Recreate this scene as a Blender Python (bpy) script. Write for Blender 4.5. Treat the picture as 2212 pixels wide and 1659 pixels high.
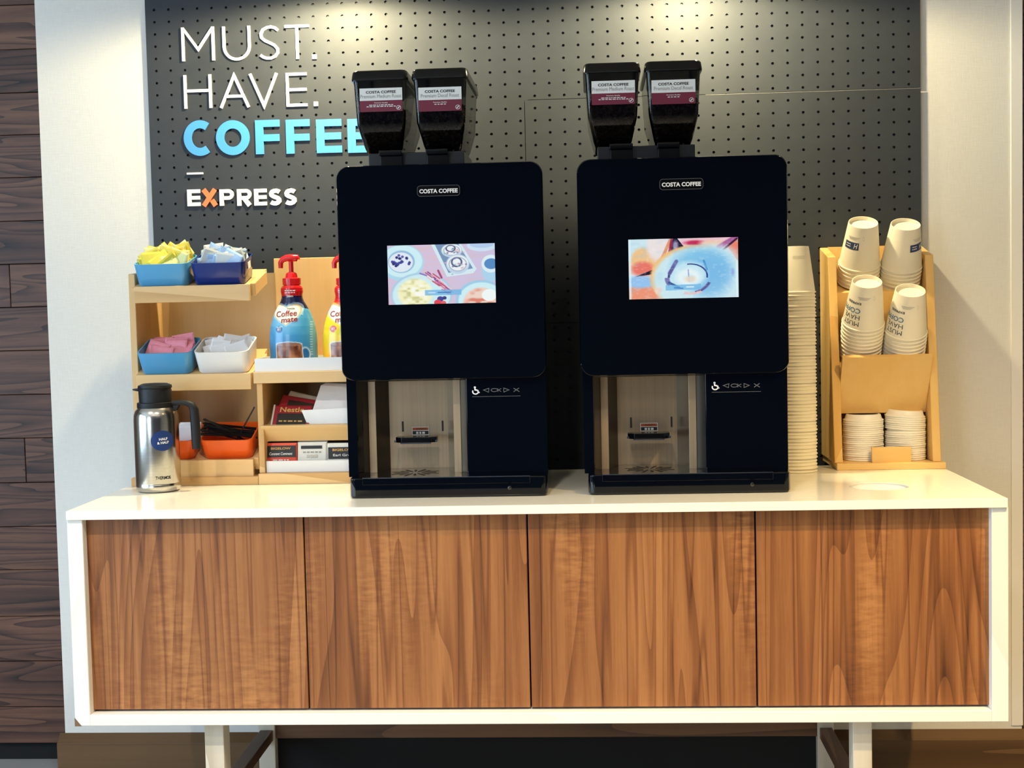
import bpy, bmesh, math, random
import numpy as np
from mathutils import Vector, Matrix, geometry

sc = bpy.context.scene
for o in list(bpy.data.objects):
    bpy.data.objects.remove(o)
col = sc.collection
rnd = random.Random(7)

# ------------------------------------------------------------------ camera
FPX = 3000.0
PITCH, YAW, ROLL = -0.0593, 0.0586, -0.0225
CAM = np.array([0.0897, -3.0263, 1.0988])


def _axes():
    cp, sp, cy, sy = math.cos(PITCH), math.sin(PITCH), math.cos(YAW), math.sin(YAW)
    f = np.array([-sy * cp, cy * cp, sp]); r = np.array([cy, sy, 0.0]); u = np.cross(r, f)
    cr, sr = math.cos(ROLL), math.sin(ROLL)
    return r * cr + u * sr, -r * sr + u * cr, f


RT, UP, FW = _axes()
cd = bpy.data.cameras.new('camera'); cam = bpy.data.objects.new('camera', cd); col.objects.link(cam)
cd.sensor_width = 36.0; cd.lens = FPX / 2212 * 36.0; cd.clip_start = 0.05; cd.clip_end = 60
M = Matrix.Identity(4)
for i, v in enumerate((RT, UP, -FW)):
    for j in range(3):
        M[j][i] = v[j]
for j in range(3):
    M[j][3] = CAM[j]
cam.matrix_world = M
sc.camera = cam

# ------------------------------------------------------------------ view, world, big lights
vs = sc.view_settings
vs.view_transform = 'Standard'; vs.look = 'None'; vs.gamma = 1.0; vs.use_curve_mapping = False
vs.exposure = -0.06
w = bpy.data.worlds.new('world'); sc.world = w; w.use_nodes = True
w.node_tree.nodes['Background'].inputs[0].default_value = (0.75, 0.85, 1.0, 1)
w.node_tree.nodes['Background'].inputs[1].default_value = 0.35

WARM = (1.0, 0.70, 0.30); NEUTRAL = (1.0, 0.93, 0.82); COOL = (0.52, 0.75, 1.0)
DAY_LEFT = 84.0        # daylight from the window in the left side of the room
FILL_FRONT = 40.0       # cool fill added out of view, in the far corner behind the camera
FILL_CEILING = 12.0           # unseen fill light added at the ceiling over the middle of the room
DOWN = [(-1.15, -1.75, 11, NEUTRAL), (-0.15, -1.75, 12, NEUTRAL), (1.1, -1.5, 26, WARM),
        (-0.65, -2.35, 6, NEUTRAL), (0.75, -2.35, 10, WARM)]
WASH = [(-0.44, -0.22, 48.0), (0.305, -0.22, 48.0)]


def area(name, loc, rot, sx, sy, power, color):
    l = bpy.data.lights.new(name, 'AREA'); l.shape = 'RECTANGLE'; l.size = sx; l.size_y = sy
    l.energy = power; l.color = color
    o = bpy.data.objects.new(name, l); col.objects.link(o); o.location = loc; o.rotation_euler = rot
    return o


area('daylight_left', (-3.25, -2.3, 1.15), (0, -math.pi / 2, 0), 1.3, 2.4, DAY_LEFT, COOL)
area('fill_front', (-2.45, -5.3, 1.2), (-math.pi / 2, 0, math.pi), 1.4, 1.5, FILL_FRONT, (0.75, 0.88, 1.0))
area('ceiling_fill', (0.1, -3.4, 2.185), (0, 0, 0), 2.4, 0.6, FILL_CEILING, NEUTRAL)

# ------------------------------------------------------------------ pixel helpers (photo frame 2212 x 1659)


def ray(px, py):
    return FW + RT * (px - 1106.0) / FPX - UP * (py - 829.5) / FPX


def at(px, py, Y):
    d = ray(px, py); return Vector(CAM + d * ((Y - CAM[1]) / d[1]))


def atz(px, py, Z):
    d = ray(px, py); return Vector(CAM + d * ((Z - CAM[2]) / d[2]))


def rect(x0, x1, y0, y1, Y):
    """pixel box -> (X0, X1, Z0, Z1) on the plane Y (Z0 is the lower edge)"""
    xm, ym = (x0 + x1) / 2, (y0 + y1) / 2
    return at(x0, ym, Y).x, at(x1, ym, Y).x, at(xm, y1, Y).z, at(xm, y0, Y).z


ZC = 0.7413          # worktop surface
YF = -0.6045         # worktop front edge
YB = -0.10           # worktop rear edge

# ------------------------------------------------------------------ materials


def lin(c):
    return tuple(((v / 255.0) / 12.92 if v / 255.0 <= 0.04045 else ((v / 255.0 + 0.055) / 1.055) ** 2.4) for v in c) + (1.0,)


def base(name):
    m = bpy.data.materials.new(name); m.use_nodes = True
    return m, m.node_tree.nodes, m.node_tree.links, m.node_tree.nodes['Principled BSDF']


def plain(name, c, rough=0.5, metal=0.0, spec=0.5, var=0.0, vscale=8.0, bump=0.0, bscale=200.0, coat=0.0):
    m, n, l, p = base(name)
    c = lin(c); p.inputs['Base Color'].default_value = c
    p.inputs['Roughness'].default_value = rough; p.inputs['Metallic'].default_value = metal
    p.inputs['Specular IOR Level'].default_value = spec
    p.inputs['Coat Weight'].default_value = coat; p.inputs['Coat Roughness'].default_value = 0.03
    tc = n.new('ShaderNodeTexCoord')
    if var:
        t = n.new('ShaderNodeTexNoise'); t.inputs['Scale'].default_value = vscale; t.inputs['Detail'].default_value = 4
        l.new(tc.outputs['Object'], t.inputs['Vector'])
        r = n.new('ShaderNodeValToRGB')
        r.color_ramp.elements[0].color = tuple(v * (1 - var) for v in c[:3]) + (1,)
        r.color_ramp.elements[1].color = tuple(min(1, v * (1 + var)) for v in c[:3]) + (1,)
        r.color_ramp.elements[0].position = 0.3; r.color_ramp.elements[1].position = 0.7
        l.new(t.outputs['Fac'], r.inputs['Fac']); l.new(r.outputs['Color'], p.inputs['Base Color'])
    if bump:
        t = n.new('ShaderNodeTexNoise'); t.inputs['Scale'].default_value = bscale
        l.new(tc.outputs['Object'], t.inputs['Vector'])
        b = n.new('ShaderNodeBump'); b.inputs['Strength'].default_value = bump; b.inputs['Distance'].default_value = 0.002
        l.new(t.outputs['Fac'], b.inputs['Height']); l.new(b.outputs['Normal'], p.inputs['Normal'])
    return m


def wood(name, dark, mid, light, grain='Z', rough=0.4, rings=7.0, stretch=0.14, fine=1.0, figure=0.0, spec=0.4, seed=0.0, dist=5.0, sawamt=0.40, lines=40.0, lineamt=0.0):
    """procedural wood, grain running along one object axis"""
    m, n, l, p = base(name)
    p.inputs['Roughness'].default_value = rough; p.inputs['Specular IOR Level'].default_value = spec
    tc = n.new('ShaderNodeTexCoord'); oi = n.new('ShaderNodeObjectInfo')
    off = n.new('ShaderNodeVectorMath'); off.operation = 'MULTIPLY_ADD'
    off.inputs[1].default_value = (9.0, 5.0, 7.0)
    l.new(oi.outputs['Random'], off.inputs[0]); l.new(tc.outputs['Object'], off.inputs[2])

    def mapped(sa, sg):
        mp = n.new('ShaderNodeMapping')
        s = [sa, sa, sa]; s['XYZ'.index(grain)] = sg
        mp.inputs['Scale'].default_value = s; mp.inputs['Location'].default_value = (seed, seed * 1.7, seed * 0.6)
        l.new(off.outputs[0], mp.inputs['Vector']); return mp.outputs['Vector']

    def noise(vec, scale, detail=3.0, d=0.0, rgh=0.55):
        t = n.new('ShaderNodeTexNoise'); t.inputs['Scale'].default_value = scale; t.inputs['Detail'].default_value = detail
        t.inputs['Distortion'].default_value = d; t.inputs['Roughness'].default_value = rgh
        l.new(vec, t.inputs['Vector']); return t.outputs['Fac']

    def mth(op, a, b):
        t = n.new('ShaderNodeMath'); t.operation = op
        for i, v in enumerate((a, b)):
            if isinstance(v, (int, float)):
                t.inputs[i].default_value = v
            else:
                l.new(v, t.inputs[i])
        return t.outputs[0]
    big = noise(mapped(1.0, stretch), rings * 0.55, 2.0, 0.4)
    saw = mth('FRACT', mth('MULTIPLY', big, dist * 2.4), 0.0)
    saw = mth('POWER', saw, 3.0)
    streak = noise(mapped(1.0, 0.02), 70.0, 3.0)
    broad = noise(mapped(1.0, 0.10), 5.0, 2.0)
    pore = noise(mapped(1.0, 0.05), 420.0, 2.0)
    f = mth('ADD', mth('MULTIPLY', saw, sawamt), mth('MULTIPLY', streak, 0.55 * fine))
    f = mth('ADD', f, mth('MULTIPLY', broad, 0.55))
    f = mth('ADD', f, mth('MULTIPLY', pore, 0.18 * fine))
    ln = noise(mapped(1.0, 0.035), lines, 1.0, 0.3)
    ln = mth('MAXIMUM', mth('SUBTRACT', 1.0, mth('MULTIPLY', mth('ABSOLUTE', mth('SUBTRACT', ln, 0.5), 0.0), 22.0)), 0.0)
    f = mth('ADD', f, mth('MULTIPLY', ln, lineamt))
    f = mth('SUBTRACT', f, 0.32)
    if figure:
        g = noise(mapped(0.35, 1.4), 95.0, 2.0)
        k = noise(mapped(1.0, 0.2), 9.0, 1.0)
        k = mth('MULTIPLY', mth('MAXIMUM', mth('SUBTRACT', k, 0.52), 0.0), 6.0)
        f = mth('SUBTRACT', f, mth('MULTIPLY', mth('MULTIPLY', mth('SUBTRACT', g, 0.40), k), figure))
    r = n.new('ShaderNodeValToRGB'); e = r.color_ramp.elements
    e[0].position = 0.12; e[0].color = lin(light); e[1].position = 0.88; e[1].color = lin(dark)
    x = e.new(0.45); x.color = lin(mid)
    l.new(f, r.inputs['Fac']); l.new(r.outputs['Color'], p.inputs['Base Color'])
    b = n.new('ShaderNodeBump'); b.inputs['Strength'].default_value = 0.15; b.inputs['Distance'].default_value = 0.001
    l.new(f, b.inputs['Height']); l.new(b.outputs['Normal'], p.inputs['Normal'])
    return m


def painted(name, rough=0.35, emit=0.0, spec=0.5, coat=0.0):
    """colours printed on a thing, carried by the mesh colour attribute 'print'"""
    m, n, l, p = base(name)
    a = n.new('ShaderNodeAttribute'); a.attribute_name = 'print'
    p.inputs['Roughness'].default_value = rough; p.inputs['Specular IOR Level'].default_value = spec
    p.inputs['Coat Weight'].default_value = coat
    if emit:
        p.inputs['Base Color'].default_value = (0.01, 0.01, 0.01, 1)
        l.new(a.outputs['Color'], p.inputs['Emission Color']); p.inputs['Emission Strength'].default_value = emit
    else:
        l.new(a.outputs['Color'], p.inputs['Base Color'])
    return m


def smoked(name, tint, gloss_rough=0.05, clear=0.5):
    m, n, l, p = base(name)
    out = n['Material Output']; n.remove(p)
    t = n.new('ShaderNodeBsdfTransparent'); t.inputs[0].default_value = (tint[0], tint[1], tint[2], 1)
    g = n.new('ShaderNodeBsdfGlossy'); g.inputs['Roughness'].default_value = gloss_rough
    f = n.new('ShaderNodeFresnel'); f.inputs[0].default_value = 1.5
    mx = n.new('ShaderNodeMixShader')
    l.new(f.outputs[0], mx.inputs[0]); l.new(t.outputs[0], mx.inputs[1]); l.new(g.outputs[0], mx.inputs[2])
    l.new(mx.outputs[0], out.inputs['Surface'])
    return m


def weave(name, c, rough=0.7):
    m, n, l, p = base(name)
    p.inputs['Roughness'].default_value = rough; p.inputs['Specular IOR Level'].default_value = 0.25
    tc = n.new('ShaderNodeTexCoord')

    def ns(sx, sz):
        mp = n.new('ShaderNodeMapping'); mp.inputs['Scale'].default_value = (sx, 1, sz)
        l.new(tc.outputs['Object'], mp.inputs['Vector'])
        t = n.new('ShaderNodeTexNoise'); t.inputs['Scale'].default_value = 1.0; t.inputs['Detail'].default_value = 3
        l.new(mp.outputs['Vector'], t.inputs['Vector']); return t.outputs['Fac']
    a = n.new('ShaderNodeMath'); a.operation = 'ADD'
    l.new(ns(420, 40), a.inputs[0]); l.new(ns(40, 420), a.inputs[1])
    r = n.new('ShaderNodeValToRGB'); c = lin(c)
    r.color_ramp.elements[0].position = 0.5; r.color_ramp.elements[1].position = 1.0
    r.color_ramp.elements[0].color = tuple(v * 0.93 for v in c[:3]) + (1,); r.color_ramp.elements[1].color = c
    d = n.new('ShaderNodeMath'); d.operation = 'MULTIPLY'; d.inputs[1].default_value = 0.75
    l.new(a.outputs[0], d.inputs[0]); l.new(d.outputs[0], r.inputs['Fac'])
    l.new(r.outputs['Color'], p.inputs['Base Color'])
    b = n.new('ShaderNodeBump'); b.inputs['Strength'].default_value = 0.25; b.inputs['Distance'].default_value = 0.001
    l.new(a.outputs[0], b.inputs['Height']); l.new(b.outputs['Normal'], p.inputs['Normal'])
    return m


def brushed(name, c, rough=0.28, axis='Z', amount=0.25, metal=1.0):
    m, n, l, p = base(name)
    p.inputs['Metallic'].default_value = metal; p.inputs['Roughness'].default_value = rough
    tc = n.new('ShaderNodeTexCoord'); mp = n.new('ShaderNodeMapping')
    s = [260, 260, 260]; s['XYZ'.index(axis)] = 3
    mp.inputs['Scale'].default_value = s; l.new(tc.outputs['Object'], mp.inputs['Vector'])
    t = n.new('ShaderNodeTexNoise'); t.inputs['Scale'].default_value = 1.0; t.inputs['Detail'].default_value = 4
    l.new(mp.outputs['Vector'], t.inputs['Vector'])
    r = n.new('ShaderNodeValToRGB'); c = lin(c)
    r.color_ramp.elements[0].color = tuple(v * (1 - amount) for v in c[:3]) + (1,); r.color_ramp.elements[1].color = c
    r.color_ramp.elements[0].position = 0.3; r.color_ramp.elements[1].position = 0.7
    l.new(t.outputs['Fac'], r.inputs['Fac']); l.new(r.outputs['Color'], p.inputs['Base Color'])
    return m


MAT = dict(
    wall=weave('white_wallcovering', (226, 223, 216)),
    trim_white=plain('white_corner_trim', (236, 233, 226), 0.45, bump=0.02),
    peg=plain('charcoal_board', (50, 54, 60), 0.58, spec=0.35, var=0.06, vscale=30),
    plank=wood('dark_plank_wood', (30, 18, 15), (86, 56, 44), (130, 90, 68), 'X', 0.5, rings=16, stretch=0.10, fine=1.1, dist=7),
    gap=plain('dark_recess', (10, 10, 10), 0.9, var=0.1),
    basewood=wood('brown_baseboard_wood', (52, 34, 18), (86, 60, 34), (108, 80, 50), 'X', 0.35, rings=6, stretch=0.08, fine=0.6),
    floor=plain('pale_floor', (150, 149, 147), 0.45, var=0.08, vscale=5),
    ceiling=plain('ceiling_paint', (225, 222, 215), 0.8, bump=0.05),
    room=plain('room_paint', (168, 166, 164), 0.8, var=0.1, vscale=1.5),
    roomblue=plain('slate_blue_paint', (46, 58, 88), 0.8, var=0.15, vscale=1.0),
    white_top=plain('white_quartz', (240, 236, 222), 0.16, spec=0.5, var=0.02, vscale=60),
    white_frame=wood('white_painted_wood', (216, 212, 200), (232, 229, 219), (238, 236, 228), 'Z', 0.4, rings=4, fine=0.4),
    white_frame_x=wood('white_painted_wood_x', (216, 212, 200), (232, 229, 219), (238, 236, 228), 'X', 0.4, rings=4, fine=0.4),
    chip=wood('bare_chip_wood', (90, 66, 48), (130, 100, 74), (150, 120, 92), 'X', 0.7),
    door=wood('cherry_door_wood', (70, 38, 20), (132, 82, 45), (172, 118, 70), 'Z', 0.38, rings=8, stretch=0.07, fine=1.0, figure=0.6, dist=9.0, sawamt=0.22, lines=34.0, lineamt=0.26),
    leg=wood('pale_leg_wood', (160, 148, 128), (196, 186, 166), (212, 204, 188), 'Z', 0.45, rings=5, fine=0.6),
    brace=wood('dark_brace_wood', (44, 28, 20), (84, 58, 42), (108, 78, 58), 'Y', 0.4, rings=6),
    rail=wood('brown_rail_wood', (52, 32, 20), (92, 62, 40), (112, 80, 54), 'X', 0.4, rings=6),
    maple=wood('maple_x', (176, 128, 74), (214, 172, 112), (228, 190, 134), 'X', 0.4, rings=3.5, stretch=0.10, fine=0.5, dist=3.5),
    maple_z=wood('maple_z', (176, 128, 74), (212, 170, 110), (226, 188, 130), 'Z', 0.4, rings=3.5, stretch=0.10, fine=0.5, dist=3.5),
    honey=wood('honey_x', (194, 140, 64), (220, 174, 100), (230, 192, 124), 'X', 0.4, rings=3.5, stretch=0.10, fine=0.5, dist=3.5),
    honey_z=wood('honey_z', (190, 136, 62), (220, 172, 96), (228, 188, 118), 'Z', 0.4, rings=3.5, stretch=0.10, fine=0.5, dist=3.5),
    ply=wood('plywood_back', (150, 120, 86), (176, 146, 106), (190, 162, 122), 'Z', 0.5, rings=3.5, stretch=0.16, fine=0.5, dist=3.0),
    gloss=plain('gloss_black_panel', (4, 7, 14), 0.05, spec=0.4, var=0.1, vscale=3),
    black=plain('black_plastic', (6, 7, 9), 0.2, spec=0.3, var=0.1, vscale=40),
    matblack=plain('matte_black_plastic', (14, 15, 17), 0.5, spec=0.4, bump=0.04, bscale=500),
    bluegrey=plain('dark_slate_plastic', (15, 22, 31), 0.3, var=0.1),
    steel=brushed('brushed_steel', (196, 172, 140), 0.34, 'Z', 0.15, 0.6),
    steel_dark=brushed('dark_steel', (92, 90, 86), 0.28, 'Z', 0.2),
    chrome=brushed('chrome_edge', (225, 222, 214), 0.14, 'X', 0.05),
    flask=brushed('flask_steel', (205, 200, 190), 0.2, 'X', 0.12),
    grate=brushed('grate_steel', (150, 150, 150), 0.16, 'X', 0.1),
    smoke=smoked('smoked_plastic', (0.40, 0.40, 0.40)),
    bean=plain('roasted_bean', (78, 58, 46), 0.45, spec=0.4, var=0.35, vscale=120),
    beandark=plain('bean_mass', (24, 17, 14), 0.7, var=0.4, vscale=180),
    white=plain('white_print', (238, 236, 230), 0.5, var=0.01),
    grey=plain('grey_print', (150, 148, 144), 0.5, var=0.02),
    palegrey=plain('pale_grey_print', (198, 192, 176), 0.6, var=0.02),
    iconlit=plain('icon_white', (235, 235, 235), 0.5, var=0.01),
    icongrey=plain('icon_grey', (92, 94, 98), 0.5, var=0.02),
    ink=plain('black_print', (24, 22, 24), 0.5, var=0.02),
    maroon=plain('maroon_print', (118, 28, 54), 0.45, var=0.03),
    orange_print=plain('orange_print', (190, 92, 36), 0.5, var=0.03),
    signwhite=plain('sign_white', (240, 240, 238), 0.45, var=0.01),
    signblue=plain('sign_blue', (72, 152, 220), 0.45, var=0.02),
    signorange=plain('sign_orange', (238, 126, 70), 0.45, var=0.02),
    cup=plain('white_paper_cup', (240, 231, 208), 0.55, spec=0.3, var=0.015, vscale=30),
    lid=plain('white_plastic_lid', (240, 236, 224), 0.35, spec=0.45, var=0.01),
    cupink=plain('cup_print_dark', (66, 66, 66), 0.6, var=0.02),
    cupblue=plain('cup_print_blue', (92, 132, 158), 0.6, var=0.02),
    cupnavy=plain('cup_print_navy', (50, 66, 104), 0.6, var=0.02),
    binblue=plain('light_blue_melamine', (88, 166, 214), 0.22, spec=0.5, var=0.02),
    binnavy=plain('navy_melamine', (14, 44, 120), 0.2, spec=0.5, var=0.03),
    binwhite=plain('white_melamine', (232, 232, 230), 0.22, spec=0.5, var=0.01),
    binorange=plain('orange_melamine', (232, 92, 24), 0.25, spec=0.5, var=0.03),
    paper=plain('white_paper', (236, 236, 236), 0.7, var=0.015, vscale=60),
    yellow=plain('yellow_paper', (246, 226, 84), 0.55, var=0.10, vscale=60),
    yellow2=plain('pale_yellow_paper', (244, 236, 160), 0.55, var=0.06, vscale=60),
    paleblue=plain('pale_blue_paper', (176, 204, 234), 0.55, var=0.07, vscale=60),
    pink=plain('pink_paper', (232, 142, 158), 0.55, var=0.10, vscale=60),
    red=plain('red_plastic', (222, 30, 34), 0.25, spec=0.5, var=0.04),
    sticker=plain('navy_sticker', (20, 52, 110), 0.4, var=0.02),
    darkred=plain('label_red', (150, 34, 36), 0.5, var=0.03),
    gold=plain('label_gold', (206, 158, 84), 0.5, var=0.03),
    sealred=plain('packet_red', (150, 22, 42), 0.4, var=0.05),
    tea_red=plain('tea_red', (232, 78, 42), 0.4, var=0.03),
    tea_black=plain('tea_black', (30, 27, 25), 0.4, var=0.05),
    tea_white=plain('tea_white', (226, 224, 214), 0.45, var=0.03),
    printed=painted('printed_sleeve', 0.25, coat=0.2),
    screen=painted('lit_screen', 0.1, emit=1.0),
    lamp=plain('lamp_metal', (210, 208, 202), 0.4, var=0.02),
)
m_, n_, l_, p_ = base('lamp_glow'); p_.inputs['Emission Color'].default_value = (1, 0.9, 0.72, 1); p_.inputs['Emission Strength'].default_value = 6.0
MAT['glow'] = m_
m_, n_, l_, p_ = base('window_daylight'); p_.inputs['Emission Color'].default_value = (0.8, 0.9, 1.0, 1); p_.inputs['Emission Strength'].default_value = 0.8
MAT['winlit'] = m_

# ------------------------------------------------------------------ mesh builder


class B:
    def __init__(s):
        s.v = []; s.f = []; s.c = None

    def add(s, vs, fs):
        o = len(s.v); s.v += [tuple(v) for v in vs]; s.f += [tuple(i + o for i in f) for f in fs]; return s

    def box(s, x0, x1, y0, y1, z0, z1):
        return s.add([(x0, y0, z0), (x1, y0, z0), (x1, y1, z0), (x0, y1, z0), (x0, y0, z1), (x1, y0, z1), (x1, y1, z1), (x0, y1, z1)],
                     [(0, 3, 2, 1), (4, 5, 6, 7), (0, 1, 5, 4), (1, 2, 6, 5), (2, 3, 7, 6), (3, 0, 4, 7)])

    def loft(s, rings, cap=True, closed=True):
        n = len(rings[0]); vs = [p for r in rings for p in r]; fs = []
        for k in range(len(rings) - 1):
            for i in range(n if closed else n - 1):
                j = (i + 1) % n
                fs.append((k * n + i, k * n + j, (k + 1) * n + j, (k + 1) * n + i))
        if cap:
            fs.append(tuple(range(n - 1, -1, -1))); fs.append(tuple(range((len(rings) - 1) * n, len(rings) * n)))
        return s.add(vs, fs)

    def lathe(s, prof, c=(0, 0, 0), n=40, sx=1.0, sy=1.0, cap=True):
        rings = [[(c[0] + r * sx * math.cos(2 * math.pi * i / n), c[1] + r * sy * math.sin(2 * math.pi * i / n), c[2] + z) for i in range(n)] for r, z in prof]
        return s.loft(rings, cap)

    def tube(s, pts, r, n=10, flat=1.0):
        pts = [Vector(p) for p in pts]; rings = []; ref = Vector((0, 1, 0))
        for i, p in enumerate(pts):
            d = (pts[min(i + 1, len(pts) - 1)] - pts[max(i - 1, 0)]).normalized()
            a = ref - d * ref.dot(d)
            if a.length < 1e-3:
                a = Vector((1, 0, 0)) - d * d.x
            a.normalize(); b = d.cross(a)
            rr = r[i] if isinstance(r, (list, tuple)) else r
            rings.append([tuple(p + a * rr * flat * math.cos(2 * math.pi * k / n) + b * rr * math.sin(2 * math.pi * k / n)) for k in range(n)])
        return s.loft(rings)

    def prism(s, poly, y0, y1):
        """XZ polygon extruded along Y"""
        n = len(poly)
        vs = [(x, y0, z) for x, z in poly] + [(x, y1, z) for x, z in poly]
        return s.add(vs, [tuple(range(n)), tuple(range(2 * n - 1, n - 1, -1))] + [(i, (i + n), (i + 1) % n + n, (i + 1) % n) for i in range(n)])

    def prism_yz(s, poly, x0, x1):
        n = len(poly)
        vs = [(x0, y, z) for y, z in poly] + [(x1, y, z) for y, z in poly]
        return s.add(vs, [tuple(range(n - 1, -1, -1)), tuple(range(n, 2 * n))] + [(i, (i + 1) % n, (i + 1) % n + n, i + n) for i in range(n)])

    def obox(s, c, ax, ay, az, hx, hy, hz):
        c, ax, ay, az = Vector(c), Vector(ax), Vector(ay), Vector(az)
        q = B().box(-hx, hx, -hy, hy, -hz, hz)
        return s.add([tuple(c + ax * v[0] + ay * v[1] + az * v[2]) for v in q.v], q.f)

    def xf(s, mat):
        s.v = [tuple(mat @ Vector(v)) for v in s.v]; return s

    def build(s, name, mat, parent=None, bevel=0.0, seg=2, smooth=False, root=None, ang=35, wn=False):
        """link as one mesh; vertices are given in world space and stored relative to the root thing"""
        me = bpy.data.meshes.new(name)
        o0 = Vector((0, 0, 0))
        p = parent
        while p is not None:
            o0 += p.location; p = p.parent
        me.from_pydata([tuple(Vector(v) - o0) for v in s.v], [], s.f); me.update()
        bm = bmesh.new(); bm.from_mesh(me)
        bmesh.ops.remove_doubles(bm, verts=bm.verts, dist=1e-6) if s.c is None else None
        bmesh.ops.recalc_face_normals(bm, faces=bm.faces)
        if bevel:
            ed = [e for e in bm.edges if len(e.link_faces) == 2 and e.calc_face_angle(0) > 0.5]
            bmesh.ops.bevel(bm, geom=ed, offset=bevel, segments=seg, affect='EDGES', profile=0.5)
        for e in bm.edges:
            e.smooth = not (len(e.link_faces) == 2 and e.calc_face_angle(0) > math.radians(ang))
        for f in bm.faces:
            f.smooth = smooth or bool(bevel)
        bm.to_mesh(me); bm.free()
        if s.c is not None:
            at_ = me.color_attributes.new('print', 'FLOAT_COLOR', 'POINT')
            at_.data.foreach_set('color', np.asarray(s.c, dtype=np.float32).ravel())
        me.materials.append(MAT[mat])
        o = bpy.data.objects.new(name, me); col.objects.link(o); o.parent = parent
        if bevel or wn:
            wn = o.modifiers.new('normals', 'WEIGHTED_NORMAL'); wn.keep_sharp = True; wn.weight = 100
        return o


def tag(o, label=None, cat=None, group=None, kind=None):
    if label: o['label'] = label
    if cat: o['category'] = cat
    if group: o['group'] = group
    if kind: o['kind'] = kind
    return o


def empty(name, loc, label=None, cat=None, group=None, kind=None):
    o = bpy.data.objects.new(name, None); col.objects.link(o); o.location = loc; o.empty_display_size = 0.02
    return tag(o, label, cat, group, kind)


def copy_tree(o, parent=None):
    c = o.copy(); col.objects.link(c); c.parent = parent
    for ch in list(o.children):
        copy_tree(ch, c)
    return c


def rr_poly(x0, x1, z0, z1, r, n=6):
    """rounded rectangle, counter-clockwise"""
    out = []
    for cx, cz, a0 in ((x1 - r, z0 + r, -90), (x1 - r, z1 - r, 0), (x0 + r, z1 - r, 90), (x0 + r, z0 + r, 180)):
        for k in range(n + 1):
            a = math.radians(a0 + 90 * k / n); out.append((cx + r * math.cos(a), cz + r * math.sin(a)))
    return out


# text from the built-in face, as flat triangles with unit cap height, centred
_tc = {}


def text_tris(body, bold=0.0, shear=0.0):
    k = (body, bold, shear)
    if k not in _tc:
        cu = bpy.data.curves.new('t', 'FONT'); cu.body = body; cu.size = 1.0; cu.offset = bold; cu.shear = shear
        cu.resolution_u = 3; cu.align_x = 'LEFT'
        o = bpy.data.objects.new('t', cu)
        me = bpy.data.meshes.new_from_object(o)
        vs = np.array([v.co[:2] for v in me.vertices]) if len(me.vertices) else np.zeros((0, 2))
        fs = [tuple(p.vertices) for p in me.polygons]
        bpy.data.objects.remove(o); bpy.data.curves.remove(cu); bpy.data.meshes.remove(me)
        mn, mx = vs.min(0), vs.max(0)
        vs = (vs - (mn + mx) / 2)
        _tc[k] = (vs, fs, mx - mn)
    return _tc[k]


def text_xz(b, body, cx, cz, Y, w=None, h=None, bold=0.0, shear=0.0, rot=0.0, fn=None):
    """put text into builder b, on plane Y facing the camera, fitted to width w and height h"""
    vs, fs, ex = text_tris(body, bold, shear)
    sx = w / ex[0] if w else h / ex[1]
    sz = h / ex[1] if h else sx
    c, s = math.cos(rot), math.sin(rot)
    out = []
    for x, z in vs:
        x, z = x * sx, z * sz
        X, Z = cx + x * c - z * s, cz + x * s + z * c
        out.append(fn(X, Z) if fn else (X, Y, Z))
    b.add(out, fs)
    return b


def ribbon(pts, wd, closed=False):
    """2-D stroke -> list of quads as XZ outlines (left and right sides)"""
    P = [Vector((x, z)) for x, z in pts]; n = len(P); L = []; R = []
    for i in range(n):
        if closed:
            a, b = P[(i - 1) % n], P[(i + 1) % n]
            d0 = (P[i] - a).normalized(); d1 = (b - P[i]).normalized()
        else:
            d0 = (P[i] - P[i - 1]).normalized() if i else None
            d1 = (P[i + 1] - P[i]).normalized() if i < n - 1 else None
            d0 = d0 or d1; d1 = d1 or d0
        nn = (Vector((-d0.y, d0.x)) + Vector((-d1.y, d1.x)))
        nn = nn.normalized() if nn.length > 1e-6 else Vector((-d0.y, d0.x))
        k = max(0.35, nn.dot(Vector((-d0.y, d0.x))))
        L.append(P[i] + nn * wd / 2 / k); R.append(P[i] - nn * wd / 2 / k)
    m = n if closed else n - 1
    return [(L[i], L[(i + 1) % n], R[(i + 1) % n], R[i]) for i in range(m)]


def arc(cx, cz, rx, rz, a0, a1, n=18):
    return [(cx + rx * math.cos(math.radians(a0 + (a1 - a0) * k / n)), cz + rz * math.sin(math.radians(a0 + (a1 - a0) * k / n))) for k in range(n + 1)]


def dashes(b, cx, cz, w_, h, n, Y=0.0, fn=None, seed=1, rot=0.0):
    """a line of print too small to read: short uneven bars"""
    r_ = random.Random(seed); ws = [r_.uniform(.6, 1.6) for _ in range(n)]; tot = sum(ws) + .35 * (n - 1); x = -w_ / 2
    c, s = math.cos(rot), math.sin(rot)
    for q in ws:
        x1 = x + q / tot * w_
        V = [(x, -h / 2), (x1, -h / 2), (x1, h / 2), (x, h / 2)]
        P = [(cx + u * c - v * s, cz + u * s + v * c) for u, v in V]
        b.add([fn(*t) if fn else (t[0], Y, t[1]) for t in P], [(0, 1, 2, 3)])
        x = x1 + .35 / tot * w_
    return b

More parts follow.
